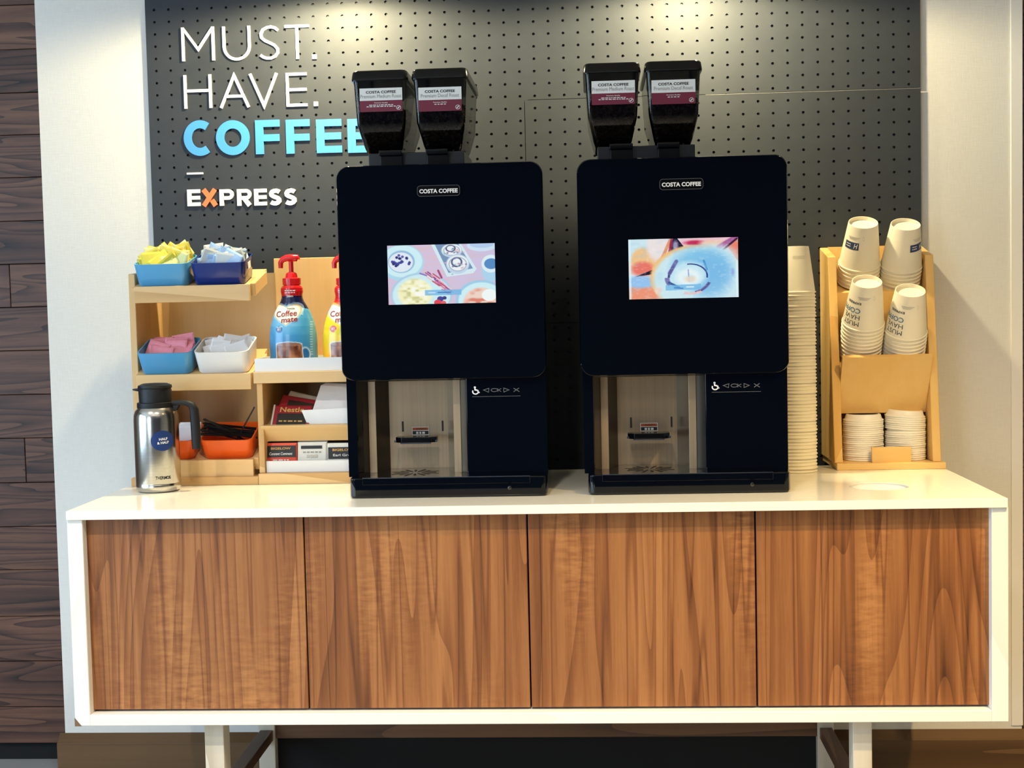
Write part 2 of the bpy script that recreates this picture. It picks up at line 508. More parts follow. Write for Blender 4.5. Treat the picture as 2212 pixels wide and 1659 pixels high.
# ------------------------------------------------------------------ the setting
WL, WR = -1.118, 1.005          # white wall edges
YW = 0.25                       # plane of the dark plank walls either side
ZCEIL = 2.2
tag(B().box(-3.4, 3.4, -5.4, 0.45, -0.02, 0.0).build('floor', 'floor'), kind='structure')
tag(B().box(-3.4, 3.4, -5.4, 0.45, ZCEIL, ZCEIL + 0.05).build('ceiling', 'ceiling'), kind='structure')
tag(B().box(WL, WR, 0.0, 0.30, 0.0, ZCEIL).build('wall_back', 'wall'), kind='structure')
tag(B().box(WL, WR, -0.36, 0.0, 1.795, ZCEIL).build('trim_1', 'ceiling', bevel=0.003), kind='structure')   # soffit over the pegboard
tag(B().box(WR - 0.0225, WR + 0.002, -0.003, 0.05, 0.155, 1.795).build('trim_2', 'trim_white', bevel=0.001), kind='structure')
# rest of the room
tag(B().box(-3.45, -3.4, -5.4, 0.45, 0, ZCEIL).build('wall_left', 'room'), kind='structure')
tag(B().box(3.4, 3.45, -5.4, 0.45, 0, ZCEIL).build('wall_right', 'room'), kind='structure')
tag(B().box(-3.4, 3.4, -5.45, -5.4, 0, ZCEIL).build('wall_front', 'roomblue'), kind='structure')
for nm, pts in (('window_1', ('x', -3.4, -3.55, -1.05, 0.45, 1.85)), ('fill_front_frame', ('y', -5.4, -3.2, -1.7, 0.4, 2.0))):  # left window, then a frame added round the unseen front fill light
    _, p, a, b, z0, z1 = pts
    fr = B()
    for (u0, u1, v0, v1) in ((a, b, z0, z0 + .05), (a, b, z1 - .05, z1), (a, a + .05, z0, z1), (b - .05, b, z0, z1)):
        if nm == 'window_1':
            fr.box(p, p + .04, u0, u1, v0, v1)
        else:
            fr.box(u0, u1, p, p + .04, v0, v1)
    tag(fr.build(nm, 'trim_white'), kind='structure')

# dark plank walls: each plank its own piece


def plank_wall(name, x0, x1, seed, joints):
    wl = tag(B().box(x0, x1, YW + 0.012, YW + 0.2, 0.0, ZCEIL).build(name, 'gap'), kind='structure')
    r = random.Random(seed)
    edges_px = [1605, 1526, 1428, 1331, 1230, 1137, 1042, 946, 852, 757, 663, 570, 477, 383, 291, 200, 106, 10, -86]
    zs = [at(60, e, YW).z for e in edges_px]
    for i in range(len(zs) - 1):
        z0, z1 = zs[i], zs[i + 1]
        cuts = [x0] + joints.get(i, []) + [x1]
        for a, b in zip(cuts[:-1], cuts[1:]):
            dy = r.uniform(0, 0.003)
            B().box(a + .0006, b - .0006, YW - dy, YW + 0.012, z0 + 0.0007, z1 - 0.0007).build('plank', 'plank', wl, bevel=0.0008, seg=1)
    return wl


XJ = lambda px, py: at(px, py, YW).x
JL = {i: [-3.4 + ((i * .37) % .9) + .7] for i in range(18)}
for i_, x_ in ((10, XJ(18, 520)), (6, XJ(55, 990)), (2, -1.4), (14, -1.35)):
    JL[i_] = JL[i_] + [x_]
plank_wall('wall_plank_left', -3.4, WL, 3, JL)
plank_wall('wall_plank_right', WR, 3.4, 5, {i: [1.5 + ((i * .53) % 1.1)] for i in range(18)})

# baseboard with a sloping moulded top, wrapping the left end
zb_top = 0.148
prof = [(0.0, 0.0), (-0.022, 0.0), (-0.022, zb_top - 0.018), (-0.018, zb_top - 0.0165), (0.0, zb_top)]
bb = B().prism_yz(prof, WL - 0.012, WR + 0.012)
tag(bb.build('baseboard_back', 'basewood', bevel=0.0008, seg=1), kind='structure')
tag(B().box(WL - 0.012, WL, 0.0, YW, 0.0, zb_top - 0.018).build('baseboard_left', 'basewood'), kind='structure')
tag(B().box(WR, WR + 0.012, 0.0, YW, 0.0, zb_top - 0.018).build('baseboard_right', 'basewood'), kind='structure')

# ------------------------------------------------------------------ lamps
for i, (x, y, pw, c) in enumerate(DOWN):
    t = empty('ceiling_downlight', (x, y, ZCEIL), 'round recessed ceiling downlight with pale metal ring over the room', 'ceiling light', 'recessed downlights in the room ceiling')
    B().lathe([(0.052, -0.004), (0.068, -0.006), (0.07, -0.001), (0.052, -0.001)], (x, y, ZCEIL), 28, cap=False).build('ring', 'lamp', t, smooth=True)
    B().lathe([(0.0505, -0.0015), (0.0, -0.0015)], (x, y, ZCEIL), 24, cap=False).build('lens', 'glow', t)
    l = bpy.data.lights.new('downlight_beam', 'SPOT'); l.energy = pw * 10; l.color = c; l.spot_size = math.radians(125); l.spot_blend = 0.9
    l.shadow_soft_size = 0.035
    o = bpy.data.objects.new('downlight_beam', l); col.objects.link(o); o.location = (x, y, ZCEIL - 0.012)
for i, (x, y, pw) in enumerate(WASH):
    t = empty('soffit_spotlight', (x, y, 1.795), 'small round spotlight set into the soffit above the pegboard', 'spotlight', 'soffit spotlights above the pegboard')
    B().lathe([(0.036, -0.003), (0.046, -0.005), (0.048, -0.001), (0.036, -0.001)], (x, y, 1.795), 28, cap=False).build('ring', 'lamp', t, smooth=True)
    B().lathe([(0.0345, -0.0015), (0.0, -0.0015)], (x, y, 1.795), 24, cap=False).build('lens', 'glow', t)
    l = bpy.data.lights.new('spotlight_beam', 'SPOT'); l.energy = pw; l.color = (1.0, 0.85, 0.50); l.spot_size = math.radians(176); l.spot_blend = 0.25
    l.shadow_soft_size = 0.03
    o = bpy.data.objects.new('spotlight_beam', l); col.objects.link(o); o.location = (x, y, 1.785)

t = empty('ceiling_fill_frame', (0.1, -3.4, ZCEIL), 'rectangular frame of the fill light added on the ceiling out of view', 'ceiling light')  # frame made up to go round the added ceiling fill
b = B()
for (u0, u1, v0, v1) in ((-1.11, 1.31, -3.71, -3.70), (-1.11, 1.31, -3.10, -3.09), (-1.11, -1.10, -3.70, -3.10), (1.30, 1.31, -3.70, -3.10)):
    b.box(u0, u1, v0, v1, ZCEIL - .02, ZCEIL)
b.build('fill_frame', 'lamp', t)

# ------------------------------------------------------------------ pegboard
PA, PB = 0.03175, 0.0263
PX0, PZ0 = -0.85, 1.75               # hole (0, 0)
PL, PR = -0.8702, 0.7935
SEAM_C, SEAM_R1, SEAM_R2 = 25.3, 8.32, 26.6
NC = 52
ROW_A, ROW_B = -1, 40
peg = empty('pegboard', ((PL + PR) / 2, 0, 0.72), 'large charcoal perforated pegboard fixed to the white wall behind the machines', 'pegboard')
B().box(PL + .002, PR - .002, -0.0010, -0.0002, 0.70, 1.793).build('backing_sheet', 'peg', peg)


def panel(cells, bounds, yo, name='panel'):
    b = B(); V = []; F = []
    gap = 0.0005
    for (c, r) in cells:
        cx, cz = PX0 + c * PA, PZ0 - r * PB
        x0, x1 = cx - PA / 2, cx + PA / 2; z0, z1 = cz - PB / 2, cz + PB / 2
        x0, x1, z0, z1 = bounds(c, r, x0, x1, z0, z1)
        o = len(V)
        yf, yb = -0.0066 - yo, -0.0010
        out = [(x1, cz), (x1, z1), (cx, z1), (x0, z1), (x0, cz), (x0, z0), (cx, z0), (x1, z0)]
        V += [(x, yf, z) for x, z in out]
        hr = 0.0032
        hole = [(cx + hr * math.cos(k * math.pi / 4), cz + hr * 0.93 * math.sin(k * math.pi / 4)) for k in range(8)]
        V += [(x, yf, z) for x, z in hole]; V += [(x, yb, z) for x, z in hole]
        for k in range(8):
            j = (k + 1) % 8
            F.append((o + k, o + j, o + 8 + j, o + 8 + k)); F.append((o + 8 + k, o + 8 + j, o + 16 + j, o + 16 + k))
    b.add(V, F)
    return b.build(name, 'peg', peg)


def clampx(c, r, x0, x1, z0, z1):
    if c == 0: x0 = PL
    if c == NC - 1: x1 = PR
    if r == ROW_A: z1 = 1.793
    if r == ROW_B: z0 = 0.70
    return x0, x1, z0, z1


sx = PX0 + SEAM_C * PA; sz1 = PZ0 - SEAM_R1 * PB; sz2 = PZ0 - SEAM_R2 * PB


def b_upper(c, r, x0, x1, z0, z1):
    x0, x1, z0, z1 = clampx(c, r, x0, x1, z0, z1)
    if c == 25 and r > 8: x1 = sx - .0006
    if c > 25 and r == 8: z0 = sz1 + .0006
    return x0, x1, z0, z1


def b_mid(c, r, x0, x1, z0, z1):
    x0, x1, z0, z1 = clampx(c, r, x0, x1, z0, z1)
    if c == 26: x0 = sx + .0006
    if r == 9: z1 = sz1 - .0006
    if r == 26: z0 = sz2 + .0006
    return x0, x1, z0, z1


def b_low(c, r, x0, x1, z0, z1):
    x0, x1, z0, z1 = clampx(c, r, x0, x1, z0, z1)
    if c == 26: x0 = sx + .0006
    if r == 27: z1 = sz2 - .0006
    return x0, x1, z0, z1


rows = range(ROW_A, ROW_B + 1)
panel([(c, r) for r in rows for c in range(NC) if c <= 25 or r <= 8], b_upper, 0.0)
panel([(c, r) for r in rows for c in range(26, NC) if 9 <= r <= 26], b_mid, 0.0009)
panel([(c, r) for r in rows for c in range(26, NC) if r >= 27], b_low, 0.0002)

B().box(PX0 + 37.5 * PA, PR - .0004, -0.0079, -0.0070, sz1 - .0012, sz1 - .0005).build('worn_edge', 'grey', peg)

# ------------------------------------------------------------------ raised wall lettering
YS = -0.0070
sign = empty('wall_lettering', at(560, 250, 0), 'raised letters reading MUST. HAVE. COFFEE. and EXPRESS on the pegboard', 'sign')
SD = 0.004


def letter(ch, x0, x1, y0, y1, wd, mat, bold=False, name='letter'):
    X0, X1, Z0, Z1 = rect(x0, x1, y0, y1, YS)
    k = (X1 - X0) / (x1 - x0); t = wd * k
    h = t / 2
    xa, xb, za, zb = X0 + h, X1 - h, Z0 + h, Z1 - h
    mx, mz = (X0 + X1) / 2, (Z0 + Z1) / 2
    th = t * (0.84 if bold else 1.0)              # horizontal strokes are a little thinner in the bold face
    S = []
    if ch == 'M':
        S = [([(xa, Z0), (xa, Z1)], t), ([(xb, Z0), (xb, Z1)], t), ([(X0 + h, Z1 - t * .2), (mx, Z0 + (Z1 - Z0) * .34), (X1 - h, Z1 - t * .2)], t * .95)]
    elif ch == 'U':
        r = (xb - xa) / 2
        S = [([(xa, Z1), (xa, za + r)] + arc(mx, za + r, r, r, 180, 360)[1:] + [(xb, Z1)], t)]
    elif ch == 'S':
        H = Z1 - Z0; w_ = (X1 - X0)
        pts = [(.93, .87), (.80, .945), (.60, .985), (.40, .965), (.20, .90), (.10, .78), (.13, .66), (.28, .57), (.50, .50), (.73, .42), (.88, .31), (.89, .18), (.76, .07), (.55, .015), (.35, .02), (.18, .06), (.06, .12)]
        S = [([(xa + (xb - xa) * u, za + (zb - za) * v) for u, v in pts], t)]
    elif ch == 'T':
        S = [([(X0, Z1 - th / 2), (X1, Z1 - th / 2)], th), ([(mx, Z0), (mx, Z1)], t)]
    elif ch == 'H':
        S = [([(xa, Z0), (xa, Z1)], t), ([(xb, Z0), (xb, Z1)], t), ([(xa, mz + t * .3), (xb, mz + t * .3)], th)]
    elif ch == 'A':
        S = [([(X0 + h, Z0), (mx, Z1 - h), (X1 - h, Z0)], t), ([(X0 + (X1 - X0) * .2, Z0 + (Z1 - Z0) * .34), (X1 - (X1 - X0) * .2, Z0 + (Z1 - Z0) * .34)], t)]
    elif ch == 'V':
        S = [([(X0 + h, Z1), (mx, Z0 + h), (X1 - h, Z1)], t)]
    elif ch in 'EF':
        S = [([(xa, Z0), (xa, Z1)], t), ([(xa, Z1 - th / 2), (X1, Z1 - th / 2)], th), ([(xa, mz + (0 if ch == 'E' else -t * .1)), (X1 - (X1 - X0) * .02, mz + (0 if ch == 'E' else -t * .1))], th)]
        if ch == 'E':
            S.append(([(xa, Z0 + th / 2), (X1, Z0 + th / 2)], th))
    elif ch == 'C':
        S = [(arc(mx + (X1 - X0) * .06, mz, (xb - xa) / 2 + (X1 - X0) * .06, (zb - za) / 2 + t * .06, 54, 306, 26), t * .96)]
    elif ch == 'O':
        S = [(arc(mx, mz, (xb - xa) / 2, (zb - za) / 2, 0, 360, 40)[:-1], t)]
    elif ch == 'P' or ch == 'R':
        r = (Z1 - Z0) * .29 - th / 2 + t * .12
        zc = Z1 - th / 2 - r
        xr = xb - r
        S = [([(xa, Z0), (xa, Z1)], t), ([(xa, Z1 - th / 2), (xr, Z1 - th / 2)] + arc(xr, zc, r, r, 90, -90, 12)[1:] + [(xa, zc - r)], th)]
        if ch == 'R':
            S.append(([(mx - (X1 - X0) * .04, zc - r), (X1 - t * .55, Z0)], t * 1.05))
    elif ch == 'X':
        S = [([(X1 - t * .62, Z1), (X0 + t * .62, Z0)], t * 1.1), ([(X0 + t * .62, Z1), (mx, mz + t * .1)], t * 1.1), ([(mx + t * .55, mz - t * .55), (X1 - t * .55, Z0)], t * 1.1)]
    elif ch == '.' or ch == '-':
        S = [([(X0, mz), (X1, mz)], Z1 - Z0)]
    b = B()
    for k_, (pts, wd_) in enumerate(S):
        yo = 0.00004 * k_
        for q in ribbon(pts, wd_, closed=(ch == 'O')):
            b.prism([(p.x, p.y) for p in q], YS - SD - yo, YS + yo)
        if False:
            pass
    return b.build(name, mat, sign)


for ch, x0, x1, y0, y1 in (('M', 393, 464, 59, 132), ('U', 481.5, 542, 57, 131.5), ('S', 557, 608, 54.5, 130.5), ('T', 616, 669, 54, 128), ('.', 675, 684.5, 118, 128),
                           ('H', 398, 458, 162, 234.5), ('A', 474, 540, 160.5, 233), ('V', 538.5, 602, 159, 232), ('E', 618.5, 664, 157.5, 230.5), ('.', 678.5, 687.5, 220, 229.5)):
    letter(ch, x0, x1, y0, y1, 6.0, 'signwhite')
for ch, x0, x1, y0, y1 in (('C', 397.5, 461, 261, 336.5), ('O', 467.5, 540, 260, 335.5), ('F', 552.5, 605.5, 259.5, 333), ('F', 618.5, 670.5, 258.5, 332), ('E', 684, 739, 258, 330.5), ('E', 751.5, 806, 257, 330)):
    letter(ch, x0, x1, y0, y1, 17.5, 'signblue', True)
letter('-', 404.5, 439.5, 373, 377, 4, 'signwhite', name='dash')
for ch, x0, x1, y0, y1, m in (('E', 405.4, 433.5, 409.5, 445.5, 'signwhite'), ('X', 435, 471.5, 409.5, 445, 'signorange'), ('P', 475, 506.7, 409, 444.5, 'signwhite'), ('R', 512.8, 544.8, 408.5, 444.5, 'signwhite'),
                              ('E', 549.6, 577, 408, 444, 'signwhite'), ('S', 580, 610.6, 407, 444.5, 'signwhite'), ('S', 613, 643.4, 406.5, 444, 'signwhite')):
    letter(ch, x0, x1, y0, y1, 9.2, m, True)

# ------------------------------------------------------------------ worktop with a round waste opening
WXL, WXR = at(141.2, 1102.4, YF).x, at(2177.9, 1071.3, YF).x
TH = 0.0165
hc = (0.6155, -0.427); hr = 0.0535
N = 48
top = empty('worktop', ((WXL + WXR) / 2, (YF + YB) / 2, ZC - TH), 'long white stone worktop with a round waste opening near the cup rack', 'worktop')
circ = [(hc[0] + hr * math.cos(2 * math.pi * k / N), hc[1] + hr * math.sin(2 * math.pi * k / N)) for k in range(N)]
outer = [(WXL, YF), (WXR, YF), (WXR, YB), (WXL, YB)]
tri = geometry.tessellate_polygon([[Vector((x, y, 0)) for x, y in outer], [Vector((x, y, 0)) for x, y in circ]])
allp = outer + circ
b = B()
V = [(x, y, ZC) for x, y in allp] + [(x, y, ZC - TH) for x, y in allp]; n0 = len(allp)
F = [tuple(t) for t in tri] + [tuple(i + n0 for i in t) for t in tri]
F += [(i, (i + 1) % 4, (i + 1) % 4 + n0, i + n0) for i in range(4)]
F += [(4 + i, 4 + (i + 1) % N, 4 + (i + 1) % N + n0, 4 + i + n0) for i in range(N)]
b.add(V, F); b.build('slab', 'white_top', top, bevel=0.0014, seg=2)
b = B().lathe([(hr - 0.0005, -0.003), (hr - 0.0005, -0.0163), (hr - 0.004, -0.0163), (hr - 0.004, -0.003)], (hc[0], hc[1], ZC), 48, cap=False)
b.build('waste_chute', 'binwhite', top, smooth=True)
b = B().lathe([(hr - 0.004, -0.0155), (0.0, -0.0155)], (hc[0], hc[1], ZC), 48, cap=False)
b.build('chute_flap', 'binwhite', top)

# ------------------------------------------------------------------ cabinet below
YC = YF + 0.006
CXL, CXR = at(153, 1345, YC).x, at(2179, 1327, YC).x
CZ0 = (at(400, 1567.5, YC).z + at(1900, 1560.5, YC).z) / 2
CZ1 = ZC - TH
cab = empty('sideboard', ((CXL + CXR) / 2, -0.35, 0.0), 'long white framed sideboard with four flat cherry wood doors on pale legs', 'cabinet')
ST = 0.0285; BT = 0.0205
B().box(CXL, CXL + ST, YC, YB - .01, CZ0, CZ1).build('side_panel', 'white_frame', cab, bevel=0.001, seg=1)
B().box(CXR - ST, CXR, YC, YB - .01, CZ0, CZ1).build('side_panel', 'white_frame', cab, bevel=0.001, seg=1)
B().box(CXL + ST, CXR - ST, YC, YB - .01, CZ0, CZ0 + BT).build('bottom_panel', 'white_frame_x', cab, bevel=0.001, seg=1)
B().box(CXL + ST, CXR - ST, YB - .02, YB - .01, CZ0 + BT, CZ1).build('back_panel', 'gap', cab)
B().box(CXL + ST, CXR - ST, YC + 0.042, YC + 0.05, CZ0 + BT, CZ1).build('dark_liner', 'gap', cab)
YD = YC + 0.019
gaps = [at(184.5, 1335, YD).x, at(662, 1330, YD).x, at(1143, 1325, YD).x, at(1633.5, 1320, YD).x, at(2145.5, 1315, YD).x]
for i in range(4):
    a, b_ = gaps[i] + .0014 + (0.001 if i == 0 else 0), gaps[i + 1] - .0014 - (0.003 if i == 3 else 0)
    B().box(a, b_, YD, YD + 0.018, CZ0 + BT + 0.004, CZ1 - 0.0015).build('door', 'door', cab, bevel=0.0007, seg=1)
# chipped corner of the frame
z_ = CZ0
B().prism([(CXL - .0003, z_ - .0003), (CXL + .0125, z_ - .0003), (CXL - .0003, z_ + .0155)], YC - .0006, YC + .001).build('chipped_corner', 'chip', cab)
# legs, braces, stretcher
LGL = (at(443, 1620, YC + .03).x, at(484, 1620, YC + .03).x)
LGR = (at(1843, 1620, YC + .03).x, at(1884, 1620, YC + .03).x)
YRL = YB - 0.075
for (a, b_) in (LGL, LGR):
    B().box(a, b_, YC + .03, YC + .072, 0, CZ0).build('leg', 'leg', cab, bevel=0.001, seg=1)
    B().box(a, b_, YRL, YRL + .04, 0, CZ0).build('leg', 'leg', cab, bevel=0.001, seg=1)
    zr1_, zr0_ = at(600, 1577, YRL).z, at(600, 1600, YRL).z
    B().box(a + .004, b_ - .004, YC + .072, YRL, zr0_, min(zr1_, CZ0 - .004)).build('side_rail', 'brace', cab, bevel=0.001, seg=1)
zs1, zs0 = at(1190, 1563, YRL + .008).z, at(1190, 1593, YRL + .008).z
B().box(LGL[1], LGR[0], YRL + .008, YRL + .03, zs0, min(zs1, CZ0)).build('stretcher', 'rail', cab, bevel=0.001, seg=1)
B().box(LGL[1], LGR[0], YRL + .024, YRL + .032, 0.012, zs0).build('dark_leg_sheet', 'gap', cab)  # plain dark sheet filling the space below the stretcher

# ------------------------------------------------------------------ printed pictures


def vnoise(u, v, s, seed):
    r = np.random.RandomState(seed); g = r.rand(64, 64)
    x, y = u * s, v * s; xi, yi = np.floor(x).astype(int), np.floor(y).astype(int); fx, fy = x - xi, y - yi
    fx, fy = fx * fx * (3 - 2 * fx), fy * fy * (3 - 2 * fy)
    a = lambda i, j: g[(yi + j) % 64, (xi + i) % 64]
    return (a(0, 0) * (1 - fx) + a(1, 0) * fx) * (1 - fy) + (a(0, 1) * (1 - fx) + a(1, 1) * fx) * fy


class Canvas:
    """colours over u (right), v (down), both 0..1; aspect = width / height"""

    def __init__(s, u, v, aspect, bg):
        s.u, s.v, s.a = u, v, aspect; s.c = np.ones(u.shape + (3,)) * np.array(bg, float)

    def put(s, mask, color, al=1.0):
        m = np.clip(mask, 0, 1)[..., None] * al
        s.c = s.c * (1 - m) + np.asarray(color, float) * m

    def ell(s, cx, cy, rx, ry, color, al=1.0, soft=0.06, rot=0.0):
        c, n = math.cos(rot), math.sin(rot)
        x, y = (s.u - cx) * s.a, s.v - cy
        d = np.hypot((x * c + y * n) / (rx * s.a), (-x * n + y * c) / ry)
        s.put((1 - d) / soft + 0.5, color, al)

    def ring(s, cx, cy, rx, ry, wd, color, al=1.0, a0=None, a1=None):
        x, y = (s.u - cx), s.v - cy
        d = np.abs(np.hypot(x / rx, y / ry) - 1); m = np.clip((wd - d) / (wd * .4), 0, 1)
        if a0 is not None:
            an = np.degrees(np.arctan2(y / ry, x / rx)); m = m * ((an > a0) & (an < a1))
        s.put(m, color, al)

    def poly(s, pts, color, al=1.0):
        inside = np.zeros(s.u.shape, bool); n = len(pts)
        for i in range(n):
            x0, y0 = pts[i]; x1, y1 = pts[(i + 1) % n]
            cond = ((y0 > s.v) != (y1 > s.v)) & (s.u < (x1 - x0) * (s.v - y0) / ((y1 - y0) or 1e-9) + x0)
            inside ^= cond
        s.put(inside.astype(float), color, al)

    def line(s, x0, y0, x1, y1, wd, color, al=1.0):
        dx, dy = (x1 - x0) * s.a, y1 - y0; L = dx * dx + dy * dy
        t = np.clip((((s.u - x0) * s.a) * dx + (s.v - y0) * dy) / L, 0, 1)
        d = np.hypot((s.u - x0) * s.a - t * dx, s.v - y0 - t * dy)
        s.put((wd - d) / (wd * .5) + .2, color, al)

    def out(s):
        c = np.clip(s.c / 255.0, 0, 1); l = np.where(c <= 0.04045, c / 12.92, ((c + 0.055) / 1.055) ** 2.4)
        return np.concatenate([l, np.ones(l.shape[:-1] + (1,))], -1)


def picture(name, mat, parent, X0, X1, Z0, Z1, Y, nx, ny, fn):
    u, v = np.meshgrid(np.linspace(0, 1, nx), np.linspace(0, 1, ny))
    c = fn(u, v, (X1 - X0) / (Z1 - Z0))
    V = [(X0 + (X1 - X0) * a, Y, Z1 + (Z0 - Z1) * d) for a, d in zip(u.ravel(), v.ravel())]
    F = [(j * nx + i, (j + 1) * nx + i, (j + 1) * nx + i + 1, j * nx + i + 1) for j in range(ny - 1) for i in range(nx - 1)]
    b = B().add(V, F); b.c = c.out().reshape(-1, 4)
    return b.build(name, mat, parent)


def paint_breakfast(u, v, a):
    k = Canvas(u, v, a, (214, 196, 222))
    g = vnoise(u, v * 4, 9, 1); k.put((g - .45) * 2, (226, 190, 190), .55)
    k.put(np.clip((u - .45) * 2, 0, 1), (190, 196, 236), .35)
    X = lambda x: (x - 512) / 1030.0
    Yy = lambda y, x=1000: (y - (182 - (x - 512) * .028)) / 568.0
    k.ell(X(650), Yy(345, 650), .205, .31, (176, 218, 238)); k.ell(X(650), Yy(330, 650), .19, .27, (206, 240, 246))
    k.ell(X(645), Yy(335, 645), .125, .19, (150, 190, 222)); k.ell(X(640), Yy(340, 640), .112, .165, (226, 236, 244))
    r = np.random.RandomState(4)
    for i in range(26):
        k.ell(X(620) + r.normal(0, .045), Yy(335, 620) + r.normal(0, .045), .013, .022, [(66, 72, 150), (92, 96, 178), (44, 46, 110)][i % 3], soft=.4)
    k.poly([(X(930), -.02), (X(1215), -.02), (X(1365), Yy(400, 1365)), (X(1330), Yy(442, 1330)), (X(1080), Yy(478, 1080))], (214, 236, 244))
    k.poly([(X(965), -.02), (X(1190), -.02), (X(1330), Yy(395, 1330)), (X(1095), Yy(440, 1095))], (120, 150, 186))
    for (cx, cy, rx, ry) in ((1130, 225, .098, .115), (1185, 355, .108, .165)):
        k.ell(X(cx), Yy(cy, cx), rx, ry, (196, 214, 234)); k.ell(X(cx), Yy(cy - 8, cx), rx * .9, ry * .8, (236, 244, 246))
        k.ring(X(cx - 10), Yy(cy - 20, cx), rx * .42, ry * .45, .22, (90, 96, 132)); k.ring(X(cx), Yy(cy, cx), rx * .75, ry * .7, .08, (150, 170, 190), .8)
        for i in range(14):
            k.ell(X(cx) + r.normal(0, rx * .45), Yy(cy, cx) + r.normal(.02, ry * .45), .01, .014, [(120, 120, 160), (228, 180, 190), (150, 190, 200)][i % 3], .8, soft=.5)
    k.ell(X(1420), Yy(175, 1420), .14, .10, (206, 226, 246)); k.ell(X(1420), Yy(165, 1420), .11, .06, (180, 206, 240))
    k.ell(X(1500), Yy(420, 1500), .085, .18, (172, 214, 238)); k.ell(X(1500), Yy(350, 1500), .085, .15, (220, 240, 246)); k.ell(X(1505), Yy(350, 1505), .065, .09, (86, 140, 196))
    k.ell(X(830), Yy(650, 830), .285, .37, (168, 206, 232)); k.ell(X(830), Yy(655, 830), .27, .35, (206, 238, 244))
    k.ell(X(770), Yy(640, 770), .16, .25, (246, 244, 196), soft=.15)
    g = vnoise(u, v, 26, 2); mk = np.clip(1.2 - np.hypot((u - X(770)) / .16, (v - Yy(640, 770)) / .25), 0, 1)
    k.put((g - .55) * 5 * mk, (206, 206, 150)); k.put((.4 - g) * 5 * mk, (250, 252, 244))
    for i in range(26):
        t = i / 25.0
        x = .40 + .16 * t + r.normal(0, .018); y = .50 + .28 * t + r.normal(0, .045)
        k.line(x - .03, y - .03, x + .03, y + .05, .013, [(142, 78, 150), (214, 132, 168), (196, 92, 120), (240, 200, 206)][i % 4])
    k.line(.47, .44, .50, .56, .02, (170, 70, 120)); k.line(.30, .48, .36, .52, .014, (150, 110, 190))
    k.ell(X(1400), Yy(700, 1400), .235, .34, (160, 206, 232)); k.ell(X(1405), Yy(705, 1405), .215, .31, (206, 240, 246))
    k.ell(X(1400), Yy(720, 1400), .165, .25, (240, 214, 200)); g = vnoise(u, v, 18, 5)
    mk = np.clip(1.1 - np.hypot((u - X(1400)) / .165, (v - Yy(720, 1400)) / .25), 0, 1); k.put((g - .5) * 5 * mk, (222, 132, 110))
    k.ell(X(1480), Yy(650, 1480), .07, .1, (242, 250, 248)); k.ell(X(1010), Yy(690, 1010), .03, .045, (70, 70, 150)); k.ell(X(1050), Yy(680, 1050), .02, .03, (60, 60, 130))
    k.ell(X(985), Yy(725, 985), .035, .05, (224, 72, 84)); k.ell(X(1040), Yy(730, 1040), .025, .04, (230, 96, 110))
    k.poly([(X(865), .765), (X(1215), .765), (X(1215), .855), (X(865), .855)], (120, 186, 232), .85)
    k.line(X(900), .81, X(960), .81, .012, (200, 226, 246)); k.line(X(990), .81, X(1110), .81, .01, (64, 120, 190))
    return k


